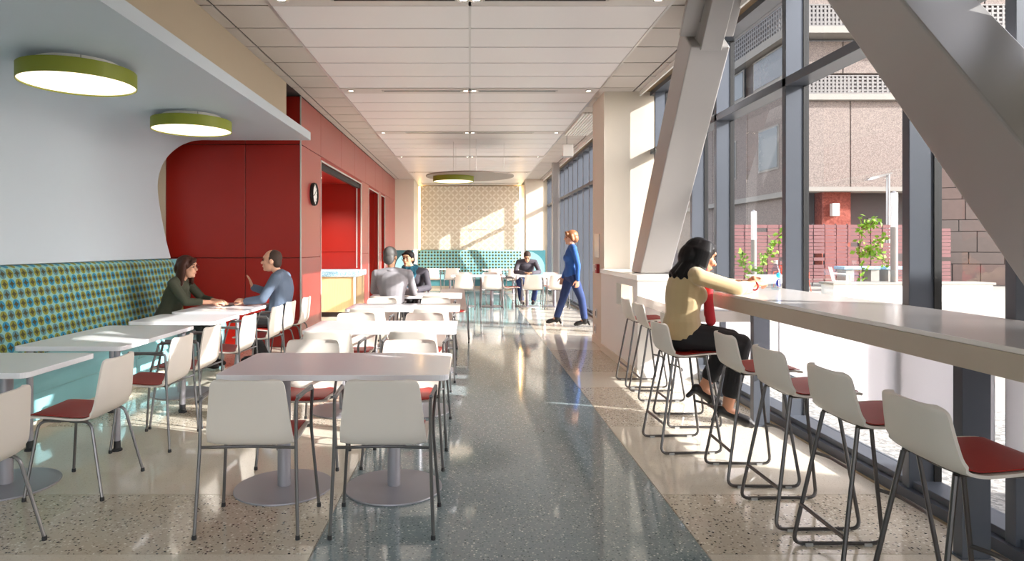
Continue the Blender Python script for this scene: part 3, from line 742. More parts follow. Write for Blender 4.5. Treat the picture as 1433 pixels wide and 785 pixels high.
# stools at the counter
stl = [(2.30, 1.745, 'nearest bar stool, cut by the right edge of view'), (2.87, 1.755, 'second bar stool from the right edge, beside grey post'), (3.425, 1.742, 'third bar stool from the right edge of view'),
       (4.00, 1.742, 'empty bar stool in front of the woman in tan sweater'), (4.61, 1.51, 'bar stool the woman in tan sweater sits on'), (5.24, 1.762, 'bar stool hidden just behind the woman in tan sweater'),
       (6.10, 1.765, 'bar stool second from the white ledge, behind the seated woman'), (6.66, 1.772, 'farthest bar stool, close to the niche of the white ledge')]
for y, x, lb in stl:
    place(protoS, (x, y, 0), -PI/2+(jit(.03) if y != 4.61 else .05), 'white '+lb, 'bar stools at the window counter')

# ------------------------------------------------------------------ lamps and fittings
def round_lamp(x, y, zb, ztop, label, R=.415):
    t = thing('drum_lamp', label, 'ceiling lamp', (x, y, zb), 0, 'green drum lamps')
    bm = bmesh.new(); lathe(bm, [(R-.006, 0), (R, 0), (R, .115), (R-.006, .115), (R-.006, 0)], (0, 0, 0), 56); obj('shade', bm, M['green'], t, True)
    bm = bmesh.new(); lathe(bm, [(0, .012), (R-.008, .012), (R-.008, .018), (0, .018)], (0, 0, 0), 56); obj('diffuser', bm, M['lamp_on'], t)
    bm = bmesh.new(); lathe(bm, [(0, .10), (R*.985, .10), (R*.985, .108), (R*.72, .108), (R*.72, ztop-zb), (0, ztop-zb)], (0, 0, 0), 40); obj('canopy', bm, M['white'], t, True)
    for a in range(4):
        bm = bmesh.new(); tube(bm, [(R*.8*math.cos(a*PI/2+.6), R*.8*math.sin(a*PI/2+.6), .10), (R*.72*math.cos(a*PI/2+.6), R*.72*math.sin(a*PI/2+.6), ztop-zb-.004)], .005, 6); obj('spacer', bm, M['alu'], t)
    return t
round_lamp(-3.09, 5.075, 2.70, 2.866, 'green drum lamp on the canopy nearest the viewer')
round_lamp(-3.073, 7.11, 2.70, 2.866, 'green drum lamp on the canopy near the red wall')
dl = thing('disc_canopy', 'flat taupe disc hung from the ceiling before the end wall', 'ceiling disc', (0, 13.1, 2.848))
bm = bmesh.new(); 
NR = 56
ring = [(.895*math.cos(2*PI*i/NR), .895*math.sin(2*PI*i/NR)) for i in range(NR)]
hole = [(-.335+.425*math.cos(2*PI*i/NR), .425*math.sin(2*PI*i/NR)) for i in range(NR)]
L_ = []
for z in (-.012, .012):
    L_.append(([bm.verts.new((x, y, z)) for x, y in ring], [bm.verts.new((x, y, z)) for x, y in hole]))
for i in range(NR):
    j = (i+1) % NR
    bm.faces.new((L_[0][0][i], L_[0][0][j], L_[0][1][j], L_[0][1][i])); bm.faces.new((L_[1][0][i], L_[1][1][i], L_[1][1][j], L_[1][0][j]))
    bm.faces.new((L_[0][0][i], L_[1][0][i], L_[1][0][j], L_[0][0][j])); bm.faces.new((L_[0][1][i], L_[0][1][j], L_[1][1][j], L_[1][1][i]))
obj('disc', bm, M['taupe'], dl)
for x, y in ((.13, -.3), (.7, .1), (-.3, .7), (.13, .7)):
    bm = bmesh.new(); tube(bm, [(x, y, .012), (x, y, CZ-2.848)], .0025, 6); obj('hanger_rod', bm, M['alu'], dl)
lp = thing('drum_lamp', 'green drum lamp set in the hanging taupe disc', 'ceiling lamp', (-.335, 13.1, 2.735), 0, 'green drum lamps')
bm = bmesh.new(); lathe(bm, [(.409, 0), (.415, 0), (.415, .11), (.409, .11), (.409, 0)], (0, 0, 0), 56); obj('shade', bm, M['green'], lp, True)
bm = bmesh.new(); lathe(bm, [(0, .012), (.407, .012), (.407, .018), (0, .018)], (0, 0, 0), 56); obj('diffuser', bm, M['lamp_on'], lp)
bm = bmesh.new(); lathe(bm, [(0, .09), (.407, .09), (.407, .11), (0, .11)], (0, 0, 0), 40); obj('canopy', bm, M['white'], lp)
bm = bmesh.new(); tube(bm, [(0, 0, .11), (0, 0, CZ-2.735)], .004, 8); obj('hanger_rod', bm, M['alu'], lp)
# hanging sign box
hs = thing('hanging_sign', 'small white sign box hung on a cable before the far column', 'sign', (1.80, 12.4, 3.12))
bev(B('box', M['white'], hs, (-.015, .19, -.05, .05, .03, .26)), .01); B('lip', M['alu'], hs, (-.04, .18, -.06, .06, .02, .032))
bm = bmesh.new(); tube(bm, [(.07, 0, .26), (.07, 0, CZ-3.12)], .004, 6); obj('cable', bm, M['black'], hs)
# clock
ck = thing('wall_clock', 'round black rimmed clock on the red side wall', 'clock', (XR, 9.73, 2.21))
def lx(bm, prof, n=36):
    lathe(bm, prof, (0, 0, 0), n); bmesh.ops.transform(bm, matrix=Matrix.Rotation(PI/2, 4, 'Y'), verts=bm.verts)
bm = bmesh.new(); lx(bm, [(0, 0), (.17, 0), (.175, .03), (.168, .055), (.155, .05), (.152, .03), (0, .03)]); obj('rim', bm, M['black'], ck, True)
bm = bmesh.new(); lx(bm, [(0, .032), (.152, .032)]); obj('dial', bm, M['white'], ck)
for h in range(12):
    a = h*PI/6
    bm = bmesh.new(); bx(bm, .033, .036, -.004, .004, .118, .14); bmesh.ops.rotate(bm, verts=bm.verts, cent=(0,0,0), matrix=Matrix.Rotation(a, 3, 'X')); obj('hour_mark', bm, M['black'], ck)
for ln, a, wd in ((.085, -.9, .005), (.12, 1.9, .0035)):
    bm = bmesh.new(); bx(bm, .036, .039, -wd, wd, -.02, ln); bmesh.ops.rotate(bm, verts=bm.verts, cent=(0,0,0), matrix=Matrix.Rotation(a, 3, 'X')); obj('clock_hand', bm, M['black'], ck)
# fittings on the pier
PX = 1.847
tag(bev(B('wall_plate', M['alu'], None, (PX-.012, PX, 9.15, 9.50, 1.26, 1.60)), .004), 'tall silver plate on the pier above the fire alarm', 'wall plate')
al = thing('fire_alarm', 'red fire alarm pull with white strobe on the pier', 'fire alarm', (PX, 9.28, 1.04))
bev(B('pull_box', M['alarm'], al, (-.045, 0, -.13, 0, 0, .13)), .006); bev(B('strobe', M['white'], al, (-.05, 0, .01, .12, .02, .12)), .006); B('pull_handle', M['white'], al, (-.052, -.045, -.10, -.03, .05, .065))
for z, yy, lb in ((.38, 9.33, 'upper small socket plate low on the pier'), (.15, 9.40, 'lower small socket plate near the pier baseboard')):
    s_ = tag(bev(B('socket_plate', M['alu'], None, (PX-.010, PX, yy, yy+.12, z, z+.13)), .003), lb, 'socket'); B('socket_hole', M['dark'], s_, (PX-.012, PX-.0095, yy+.04, yy+.08, z+.03, z+.10))
# bottle
bt = thing('water_bottle', 'clear water bottle with blue label on the counter', 'bottle', (2.33, 4.90, 1.095), .4)
bm = bmesh.new(); lathe(bm, [(0, 0), (.028, 0), (.033, .006), (.033, .13), (.031, .15), (.020, .178), (.013, .19), (.013, .20), (0, .20)], n=24); obj('bottle_body', bm, M['bottle'], bt, True)
bm = bmesh.new(); lathe(bm, [(0, .198), (.0155, .198), (.0155, .22), (.014, .223), (0, .223)], n=20); obj('cap', bm, M['white'], bt, True)
def label_patch(zc, r, m, nm, ax0=1.0, rr=.0336):
    bm = bmesh.new(); n = 20; c = bm.verts.new((0, -rr, zc)); vs_ = []
    for i in range(n):
        a = 2*PI*i/n; th = ax0*r*math.cos(a)/rr; vs_.append(bm.verts.new((rr*math.sin(th), -rr*math.cos(th), zc+r*math.sin(a))))
    for i in range(n): bm.faces.new((c, vs_[i], vs_[(i+1) % n]))
    obj(nm, bm, m, bt)
label_patch(.055, .028, M['navy'], 'label_print'); label_patch(.112, .021, M['cyan'], 'label_print', 1.2)
bm = bmesh.new(); bx(bm, -.008, .0, -.0352, -.0338, .035, .075); obj('label_text', bm, M['white'], bt)

# ------------------------------------------------------------------ people
def cap(bm, a, b, r0, r1):
    a, b = Vector(a), Vector(b); d = b-a; L = d.length
    if L < 1e-5: return sphere(bm, a, r0)
    q = d.to_track_quat('Z', 'Y').to_matrix()
    sphere(bm, a, r0); sphere(bm, b, r1)
    A = [bm.verts.new(a+q @ Vector((r0*math.cos(i*math.pi/7), r0*math.sin(i*math.pi/7), 0))) for i in range(14)]
    Bv = [bm.verts.new(b+q @ Vector((r1*math.cos(i*math.pi/7), r1*math.sin(i*math.pi/7), 0))) for i in range(14)]
    for i in range(14): bm.faces.new((A[i], A[(i+1) % 14], Bv[(i+1) % 14], Bv[i]))
    bm.faces.new(A[::-1]); bm.faces.new(Bv)
def chain(bm, pts, rad):
    for i in range(len(pts)-1): cap(bm, pts[i], pts[i+1], rad[i], rad[i+1])
def ell(bm, c, rad, fwd=None, up=None):
    rot = None
    if fwd is not None:
        f = Vector(fwd).normalized(); u = Vector(up or (0,0,1)); s = u.cross(f).normalized(); u = f.cross(s)
        rot = Matrix((f, s, u)).transposed()
    sphere(bm, Vector(c), 1, rad, rot, 18, 12)
TMP = bpy.data.scenes.new('remesh_bench')      # empty scene in which the voxel remesh is evaluated
def solid(name, build, m, parent, voxel=.008, smooth=3):
    bm = bmesh.new(); build(bm); me = bpy.data.meshes.new(name); bm.to_mesh(me); bm.free()
    o = bpy.data.objects.new(name, me); TMP.collection.objects.link(o)
    md = o.modifiers.new('r', 'REMESH'); md.mode = 'VOXEL'; md.voxel_size = voxel
    sm = o.modifiers.new('s', 'SMOOTH'); sm.iterations = smooth; sm.factor = .5
    with bpy.context.temp_override(scene=TMP, view_layer=TMP.view_layers[0]):
        dg = bpy.context.evaluated_depsgraph_get(); dg.update()
        m2 = bpy.data.meshes.new_from_object(o.evaluated_get(dg))
    o.modifiers.clear(); o.data = m2; bpy.data.meshes.remove(me)
    m2.name = name; m2.materials.clear(); m2.materials.append(m)
    m2.polygons.foreach_set('use_smooth', [True]*len(m2.polygons))
    TMP.collection.objects.unlink(o); COL.objects.link(o)
    o.parent = parent; return o
def basis(fwd, up=(0,0,1)):
    f = Vector(fwd).normalized(); s = Vector(up).cross(f).normalized(); return f, s, f.cross(s)
def head(bm, c, fwd, k=1.0, up=(0,0,1)):
    f, s, u = basis(fwd, up); c = Vector(c)
    P = lambda a, b, d: c+(f*a+s*b+u*d)*k
    ell(bm, P(-.012, 0, .025), (.098*k, .076*k, .098*k), f, u)
    ell(bm, P(.028, 0, -.045), (.064*k, .058*k, .080*k), f, u)
    ell(bm, P(.070, 0, -.098), (.024*k, .026*k, .020*k), f, u)
    ell(bm, P(.066, 0, .045), (.026*k, .055*k, .022*k), f, u)
    cap(bm, P(.086, 0, .012), P(.108, 0, -.024), .010*k, .015*k)
    ell(bm, P(.090, 0, -.062), (.012*k, .026*k, .013*k), f, u)
    for q in (-1, 1):
        ell(bm, P(.066, q*.036, -.018), (.026*k, .024*k, .028*k), f, u)
        ell(bm, P(-.012, q*.078, -.012), (.022*k, .010*k, .032*k), f, u)
def eyes(parent, c, fwd, k=1.0, glasses=False, up=(0,0,1), brow='hair_black'):
    f, s, u = basis(fwd, up); c = Vector(c)
    for q in (-1, 1):
        bm = bmesh.new(); ell(bm, c+(f*.086+s*q*.032+u*.008)*k, (.009*k, .013*k, .0075*k), f, u); obj('eye', bm, M['eye'], parent, True)
        bm = bmesh.new(); chain(bm, [c+(f*.090+s*q*.016+u*.031)*k, c+(f*.092+s*q*.032+u*.036)*k, c+(f*.080+s*q*.052+u*.030)*k], [.004*k]*3); obj('eyebrow', bm, M[brow], parent, True)
    bm = bmesh.new(); ell(bm, c+(f*.0985+u*-.062)*k, (.006*k, .022*k, .005*k), f, u); obj('mouth', bm, mlips, parent, True)
    if glasses:
        bm = bmesh.new()
        for q in (-1, 1):
            cc = c+(f*.106+s*q*.034+u*.004)*k
            tube(bm, [cc+(s*.028*math.cos(t)+u*.020*math.sin(t))*k for t in [i*2*PI/14 for i in range(15)]], .0019*k, 6)
            tube(bm, [cc+s*q*.028*k, c+(f*-.012+s*q*.082+u*.01)*k], .0017*k, 6)
        tube(bm, [c+(f*.106+s*-.007+u*.008)*k, c+(f*.106+s*.007+u*.008)*k], .0028*k, 6)
        obj('spectacles', bm, M['frame'], parent, True)
mlips = mat('lips', (168, 88, 80), .45)
def hand(bm, wrist, d, n, side, curl=.5, k=1.0):
    """d: finger direction, n: back-of-hand direction, side: thumb direction sign along d x n"""
    d = Vector(d).normalized(); n = Vector(n); n = (n-d*n.dot(d)).normalized(); s = d.cross(n)*side; w0 = Vector(wrist)
    pc = w0+d*.045*k; ell(bm, pc, (.050*k, .038*k, .016*k), d, n)
    for i, (o, L) in enumerate(((.030, .072), (.010, .080), (-.010, .074), (-.029, .058))):
        p = w0+d*.085*k+s*o*k; q = Vector(d); pts = [w0+d*.05*k+s*o*.9*k, p]
        for j in range(3):
            ang = curl*(.55+.35*j); q = (d*math.cos(ang*(j+1)*.75)-n*math.sin(ang*(j+1)*.75)).normalized()
            p = p+q*L*k*(.45, .32, .26)[j]; pts.append(p)
        chain(bm, pts, [.010*k, .0095*k, .0088*k, .008*k, .0072*k])
    t0 = w0+d*.018*k+s*.022*k
    chain(bm, [t0, t0+(d*.6+s*.7)*.035*k, t0+(d*.9+s*.75)*.06*k-n*.012*k*curl, t0+(d*1.1+s*.62)*.08*k-n*.022*k*curl], [.014*k, .012*k, .010*k, .008*k])
def shoe(bm, heel, toe, up=(0,0,1), w_=.040, high=.03):
    heel, toe, u = Vector(heel), Vector(toe), Vector(up); d = toe-heel
    chain(bm, [heel+u*w_*.9, heel+d*.35+u*w_*.9, heel+d*.72+u*w_*.75, toe-d*.12+u*w_*.6], [w_*.9, w_*.92, w_*1.05, w_*.72])
    if high: cap(bm, heel+u*w_*.3, heel+u*(-high), w_*.55, w_*.42)
def figure(label, base, J, skin, top, bottom, shoes, vox=.008, sleeve=1.0, hem=.92, female=False, open_neck=0, heel=0.0):
    """J: joints in world space. Returns the Empty at the base with body, clothes and shoes below it."""
    t = thing('person', label, 'person', base)
    off = -Vector(base)
    V = {k: ([Vector(p)+off for p in v] if isinstance(v[0], (tuple, list, Vector)) else Vector(v)+off) for k, v in J.items() if k not in ('fwd', 'face', 'hands', 'k')}
    f = Vector(J['fwd']); hk = J.get('k', 1.0)
    pel, ch, hd = V['pelvis'], V['chest'], V['head']
    spine = (ch-pel).normalized(); wa = pel.lerp(ch, .48)
    sw = (V['sh'][0]-V['sh'][1]).length/2
    def torso(bm, e, low=True):
        dep = (.118, .112, .100, .104, .112, .112, .095) if female else (.120, .116, .112, .116, .122, .120, .100)
        wid = (.172, .165, .135, .138, .150, sw*.86, sw*.86) if female else (.165, .162, .150, .155, .170, sw*.90, sw*.90)
        for i in range(19):
            k0 = min(5, i//3); tt = i/3-k0
            d_ = dep[k0]*(1-tt)+dep[k0+1]*tt; w_ = wid[k0]*(1-tt)+wid[k0+1]*tt
            ell(bm, pel.lerp(ch+spine*.06, i/18), (d_+e, w_+e, .105+e), f, spine)
        if female:
            for q in (-1, 1): ell(bm, ch+f*.075+spine*-.03+(V['sh'][0]-V['sh'][1]).normalized()*q*.07, (.055+e, .066+e, .062+e), f, spine)
        cap(bm, V['sh'][0].lerp(V['sh'][1], .12), V['sh'][1].lerp(V['sh'][0], .12), .055+e, .055+e)
        for q in (0, 1): cap(bm, V['sh'][q].lerp(V['sh'][1-q], .10), (V['sh'][0]+V['sh'][1])/2+Vector((0,0,.035)), .055+e, .052+e)
    def arm(bm, q, e, part=1.0):
        s_, el_, wr_ = V['sh'][q], V['el'][q], V['wr'][q]
        r = [.052, .042, .036, .028] if not female else [.047, .038, .032, .024]
        m_ = el_.lerp(wr_, .35)
        if part >= 1: chain(bm, [s_, el_, m_, wr_], [x+e for x in r])
        else:
            chain(bm, [s_, el_], [r[0]+e, r[1]+e]); chain(bm, [el_, el_.lerp(wr_, part)], [r[1]+e, r[2]+e*.8])
    def leg(bm, q, e, part=1.0):
        h_, k_, a_ = V['hip'][q], V['kn'][q], V['an'][q]
        m_ = k_.lerp(a_, .35)
        if part >= 1: chain(bm, [h_, h_.lerp(k_, .5), k_, m_, a_], [.085+e, .074+e, .056+e, .054+e, .036+e])
        else: chain(bm, [h_, h_.lerp(k_, .5), k_, m_, k_.lerp(a_, part)], [.085+e, .074+e, .057+e, .054+e, .042+e*1.6])
    face = J.get('face', J['fwd'])
    def body(bm):
        torso(bm, 0); head(bm, hd, face, hk)
        fb_, ss, uu = basis(face)
        cap(bm, (V['sh'][0]+V['sh'][1])/2+Vector((0,0,.02)), hd+fb_*-.012-uu*.06, .050, .048)
        for q in (0, 1):
            arm(bm, q, 0); leg(bm, q, 0)
            if J.get('hands'):
                d_, n_, sd, cu = J['hands'][q]; hand(bm, V['wr'][q], d_, n_, sd, cu)
            chain(bm, [V['an'][q], V['toe'][q].lerp(V['an'][q], .4)], [.036, .03])
    solid('body', body, skin, t, vox)
    solid('top', lambda bm: (torso(bm, .013), arm(bm, 0, .011, sleeve), arm(bm, 1, .011, sleeve)), top, t, vox, 7)
    solid('trousers', lambda bm: (ell(bm, pel-spine*.02, (.122, .176, .125), f, spine), leg(bm, 0, .012, hem), leg(bm, 1, .012, hem)), bottom, t, vox, 5)
    for q in (0, 1):
        hh = V['an'][q]; to = V['toe'][q]
        d_ = (to-hh); 
        fl_ = Vector((d_.x, d_.y, d_.z)).normalized()
        up_ = (hh-to).cross(Vector((0,0,1))).cross(hh-to).normalized() if d_.xy.length > .02 else Vector((0,0,1))
        if up_.z < 0: up_ = -up_
        he = hh-up_*.07-fl_*.035
        solid('shoe', lambda bm: shoe(bm, he, to, up_, .040, heel), shoes, t, vox)
    t['_h'] = 0; del t['_h']
    return t, hd
FX, BX, FY, BY = (1,0,0), (-1,0,0), (0,1,0), (0,-1,0)
Z = Vector((0,0,1))

def fall(bm, c, f, s, u, length, back=.10, side=.088, spread=125, n=13, out=.03, r=.036, tip=.022):
    for i in range(n):
        a = math.radians(-spread+2*spread*i/(n-1)); cb, sb = math.cos(a), math.sin(a)
        d = -f*cb*back*.82+s*sb*side
        L = length*(1-.06*(i % 3))
        chain(bm, [c+d*.55+u*.085, c+d*.98+u*.03, c+d*1.05-u*L*.45, c+d*(1.05+out*4)-u*L], [r*1.25, r*1.1, r, tip])

# 1 woman on the stool at the counter, facing the window
hc = (1.655, 4.60, 1.352)
p1, h1 = figure('woman in tan sweater and red scarf leaning on the window counter', (1.51, 4.61, 0), dict(
    fwd=(1, 0, .05), face=(1, .04, -.32), pelvis=(1.515, 4.61, .815), chest=(1.535, 4.61, 1.11), head=hc,
    sh=[(1.575, 4.435, 1.215), (1.585, 4.785, 1.215)], el=[(1.845, 4.43, 1.135), (1.87, 4.83, 1.140)], wr=[(2.02, 4.55, 1.165), (2.02, 4.69, 1.160)],
    hip=[(1.53, 4.52, .795), (1.53, 4.70, .795)], kn=[(1.90, 4.505, .745), (1.90, 4.69, .755)], an=[(1.80, 4.50, .285), (1.70, 4.69, .385)], toe=[(1.985, 4.50, .150), (1.845, 4.69, .215)],
    hands=[((.80, .50, .12), (-.1, -.75, .65), -1, 1.05), ((.80, -.50, .08), (-.1, .75, .65), 1, 1.05)]),
    M['skin_a'], M['tan_knit'], M['black_cloth'], M['leather'], .0055, .42, .72, True, heel=.045)
def hair1(bm):
    f, s, u = basis((1, .04, -.32)); c = h1
    ell(bm, c-f*.03+u*.035, (.108, .094, .098), f, u); ell(bm, c-f*.075-u*.02, (.085, .100, .105), f, u)
    fall(bm, c, f, s, u, .19, .130, .098, 88, 23, .11, .027, .022)
    ell(bm, c-f*.008+u*.060, (.096, .086, .066), f, u)
    chain(bm, [c+f*.060+u*.090, c+f*.036+u*.070-s*.056, c-f*.012+u*.02-s*.086, c-f*.025-u*.08-s*.094, c-f*.03-u*.17-s*.10], [.020, .020, .026, .030, .018])
    chain(bm, [c+f*.060+u*.090, c+f*.040+u*.068+s*.054, c+f*.022+u*.02+s*.086, c+f*.05-u*.10+s*.10, c+f*.05-u*.20+s*.11], [.022, .022, .028, .034, .020])
solid('hair', hair1, M['hair_black'], p1, .005, 4)
eyes(p1, h1, (1, .04, -.32))
def scarf1(bm):
    o = Vector((1.51, 4.61, 0)); n0 = Vector((1.60, 4.61, 1.255))-o
    pts = [n0+Vector((.075*math.cos(a), .085*math.sin(a), .012*math.cos(a))) for a in [i*2*PI/12 for i in range(13)]]
    chain(bm, pts, [.026]*13)
    chain(bm, [n0+Vector((.07, 0, 0)), n0+Vector((.105, -.02, -.12)), n0+Vector((.10, -.03, -.22)), n0+Vector((.115, -.03, -.36))], [.03, .03, .032, .036])
    chain(bm, [n0+Vector((.07, .02, 0)), n0+Vector((.115, .03, -.13)), n0+Vector((.12, .03, -.32))], [.028, .028, .03])
solid('scarf', scarf1, M['scarf_red'], p1, .0055)
def cuff(bm): 
    for a, b in (((1.845, 4.43, 1.135), (2.03, 4.55, 1.150)), ((1.87, 4.83, 1.140), (2.03, 4.68, 1.150))):
        a, b = Vector(a)-Vector((1.51, 4.61, 0)), Vector(b)-Vector((1.51, 4.61, 0)); cap(bm, a.lerp(b, .25), a.lerp(b, .46), .046, .044)
solid('sleeve_cuff', cuff, M['tan_knit'], p1, .006)
def ringpart(nm, a, b, t, r, m, th, o):
    a, b = Vector(a)-Vector(o), Vector(b)-Vector(o); d, s, u = basis(b-a); c = a.lerp(b, t)
    bm = bmesh.new(); tube(bm, [c+(s*math.cos(i*PI/8)+u*math.sin(i*PI/8))*r for i in range(17)], th, 6); return obj(nm, bm, m, p1, True)
ringpart('bracelet', (1.845, 4.43, 1.135), (2.03, 4.55, 1.150), .86, .030, M['alarm'], .006, (1.51, 4.61, 0))
ringpart('watch', (1.87, 4.83, 1.140), (2.03, 4.68, 1.150), .80, .029, M['black'], .006, (1.51, 4.61, 0))

# 2 woman walking past the far windows
ox = (1.78, 11.4, 0)
p2, h2 = figure('woman in blue sweater and jeans walking past the pier', ox, dict(
    fwd=BX, face=(-1, -.05, -.05), pelvis=(1.80, 11.4, .93), chest=(1.805, 11.4, 1.24), head=(1.785, 11.4, 1.575),
    sh=[(1.815, 11.22, 1.375), (1.815, 11.58, 1.375)], el=[(1.88, 11.18, 1.09), (1.79, 11.62, 1.09)], wr=[(1.875, 11.18, .84), (1.68, 11.60, .87)],
    hip=[(1.81, 11.31, .90), (1.79, 11.49, .90)], kn=[(1.965, 11.31, .50), (1.665, 11.49, .49)], an=[(2.02, 11.31, .125), (1.545, 11.49, .135)], toe=[(1.835, 11.31, .022), (1.365, 11.49, .045)],
    hands=[((-.1, 0, -1), (.2, -1, 0), 1, .5), ((-.25, 0, -1), (.2, 1, 0), -1, .5)], k=1.0),
    M['skin_b'], M['blue_knit'], M['denim'], M['leather'], .008, 1.0, .86, True, heel=.04)
def hair2(bm):
    f, s, u = basis((-1, -.05, -.05)); c = h2
    ell(bm, c-f*.028+u*.045, (.112, .098, .095), f, u); ell(bm, c-f*.07-u*.015, (.075, .088, .085), f, u)
    chain(bm, [c+f*.06+u*.09-s*.03, c+f*.07+u*.065+s*.05], [.035, .03])
    for q in (-1, 1): chain(bm, [c+s*q*.07+u*.04, c+s*q*.08-u*.04-f*.02], [.04, .028])
for q_, (a_, k_) in enumerate((((2.02, 11.31, .125), (1.965, 11.31, .50)), ((1.545, 11.49, .135), (1.665, 11.49, .49)))):
    a_, k_ = Vector(a_)-Vector(ox), Vector(k_)-Vector(ox)
    solid('boot_shaft', lambda bm: chain(bm, [a_-Z*.03, a_.lerp(k_, .30)], [.050, .056]), M['leather'], p2, .008)
solid('hair', hair2, M['hair_auburn'], p2, .008, 2); eyes(p2, h2, (-1, -.05, -.05), brow='hair_auburn')

# 3 woman on the banquette, facing right
ox = (-3.52, 7.45, 0)
p3, h3 = figure('woman in olive top and glasses on the banquette by the red wall', ox, dict(
    fwd=FX, face=(1, -.1, -.08), pelvis=(-3.52, 7.45, .585), chest=(-3.40, 7.45, .88), head=(-3.265, 7.45, 1.185),
    sh=[(-3.36, 7.27, 1.0), (-3.36, 7.63, 1.0)], el=[(-3.20, 7.24, .80), (-3.18, 7.66, .80)], wr=[(-2.95, 7.36, .785), (-2.95, 7.52, .785)],
    hip=[(-3.50, 7.36, .565), (-3.50, 7.54, .565)], kn=[(-3.06, 7.35, .54), (-3.06, 7.55, .54)], an=[(-3.05, 7.35, .10), (-3.05, 7.55, .10)], toe=[(-2.87, 7.35, .03), (-2.87, 7.55, .03)],
    hands=[((1, .25, 0), (0, -.4, .9), 1, .7), ((1, -.25, 0), (0, .4, .9), -1, .7)]),
    M['skin_b'], M['green_knit'], M['black_cloth'], M['leather'], .008, .55, .9, True)
def hair3(bm):
    f, s, u = basis((1, -.1, -.08)); c = h3
    ell(bm, c-f*.03+u*.04, (.112, .10, .098), f, u); ell(bm, c-f*.07-u*.02, (.085, .10, .10), f, u)
    fall(bm, c, f, s, u, .20, .11, .096, 92, 19, .03, .028, .016)
    chain(bm, [c+f*.07+u*.085, c+f*.07+u*.06-s*.05], [.03, .025])
solid('hair', hair3, M['hair_brown'], p3, .008, 2); eyes(p3, h3, (1, -.1, -.08), glasses=True, brow='hair_brown')

# 4 man opposite her
ox = (-2.20, 7.62, 0)
p4, h4 = figure('man in slate blue shirt gesturing across table by the red wall', ox, dict(
    fwd=(-1, 0, .05), face=(-1, -.08, -.02), pelvis=(-2.26, 7.62, .60), chest=(-2.225, 7.62, .93), head=(-2.345, 7.60, 1.255),
    sh=[(-2.24, 7.415, 1.06), (-2.24, 7.825, 1.06)], el=[(-2.37, 7.36, .82), (-2.40, 7.86, .84)], wr=[(-2.60, 7.46, .785), (-2.62, 7.76, .93)],
    hip=[(-2.29, 7.52, .57), (-2.29, 7.72, .57)], kn=[(-2.60, 7.50, .55), (-2.60, 7.72, .55)], an=[(-2.38, 7.50, .11), (-2.55, 7.74, .11)], toe=[(-2.57, 7.50, .03), (-2.75, 7.74, .03)],
    hands=[((-1, .2, .15), (0, -.6, .8), -1, .5), ((-.35, -.1, 1), (1, .2, .3), 1, .15)], k=1.03),
    M['skin_b'], M['slate'], M['black_cloth'], M['leather'], .008, .93, .93)
def hair4(bm):
    f, s, u = basis((-1, -.08, -.02)); c = h4
    ell(bm, c-f*.036+u*.038, (.092, .085, .090), f, u); ell(bm, c-f*.065-u*.02, (.055, .074, .075), f, u)
    for q in (-1, 1): cap(bm, c+s*q*.066+u*.03, c+s*q*.07-u*.02+f*.005, .018, .012)
solid('hair', hair4, M['hair_short'], p4, .008, 2); eyes(p4, h4, (-1, -.08, -.02), 1.03, brow='hair_short')
solid('collar', lambda bm: chain(bm, [Vector((-.06+.075*math.cos(a), .078*math.sin(a)-.005, 1.105+.02*math.cos(a))) for a in [i*PI/6 for i in range(13)]], [.017]*13), M['slate'], p4, .008)

# 5 man with his back to the viewer
ox = (-1.03, 8.52, 0)
p5, h5 = figure('grey haired man in grey shirt seated with his back to us', ox, dict(
    fwd=(0, 1, .1), face=(.25, 1, -.05), pelvis=(-1.03, 8.53, .60), chest=(-1.03, 8.53, .92), head=(-1.06, 8.60, 1.285),
    sh=[(-1.245, 8.55, 1.055), (-.815, 8.55, 1.055)], el=[(-1.30, 8.72, .82), (-.76, 8.70, .80)], wr=[(-1.14, 8.93, .785), (-.90, 8.93, .785)],
    hip=[(-1.13, 8.50, .57), (-.93, 8.50, .57)], kn=[(-1.15, 8.93, .55), (-.91, 8.93, .55)], an=[(-1.15, 8.90, .11), (-.91, 8.90, .11)], toe=[(-1.15, 9.08, .03), (-.91, 9.08, .03)],
    hands=[((.4, 1, 0), (0, 0, 1), 1, .5), ((-.4, 1, 0), (0, 0, 1), -1, .5)], k=1.04),
    M['skin_c'], M['grey_shirt'], M['black_cloth'], M['leather'], .008, .95, .93)
def hair5(bm):
    f, s, u = basis((.25, 1, -.05)); c = h5
    ell(bm, c-f*.025+u*.045, (.108, .092, .095), f, u); ell(bm, c-f*.07-u*.025, (.055, .080, .085), f, u)
    for q in (-1, 1): cap(bm, c+s*q*.07+u*.04, c+s*q*.074-u*.03, .026, .014)
solid('hair', hair5, M['hair_grey'], p5, .008, 2); eyes(p5, h5, (.25, 1, -.05), 1.04, brow='hair_grey')
solid('collar', lambda bm: chain(bm, [Vector((-.02+.078*math.cos(a), .05+.075*math.sin(a), 1.105)) for a in [i*PI/6 for i in range(13)]], [.018]*13), M['grey_shirt'], p5, .008)

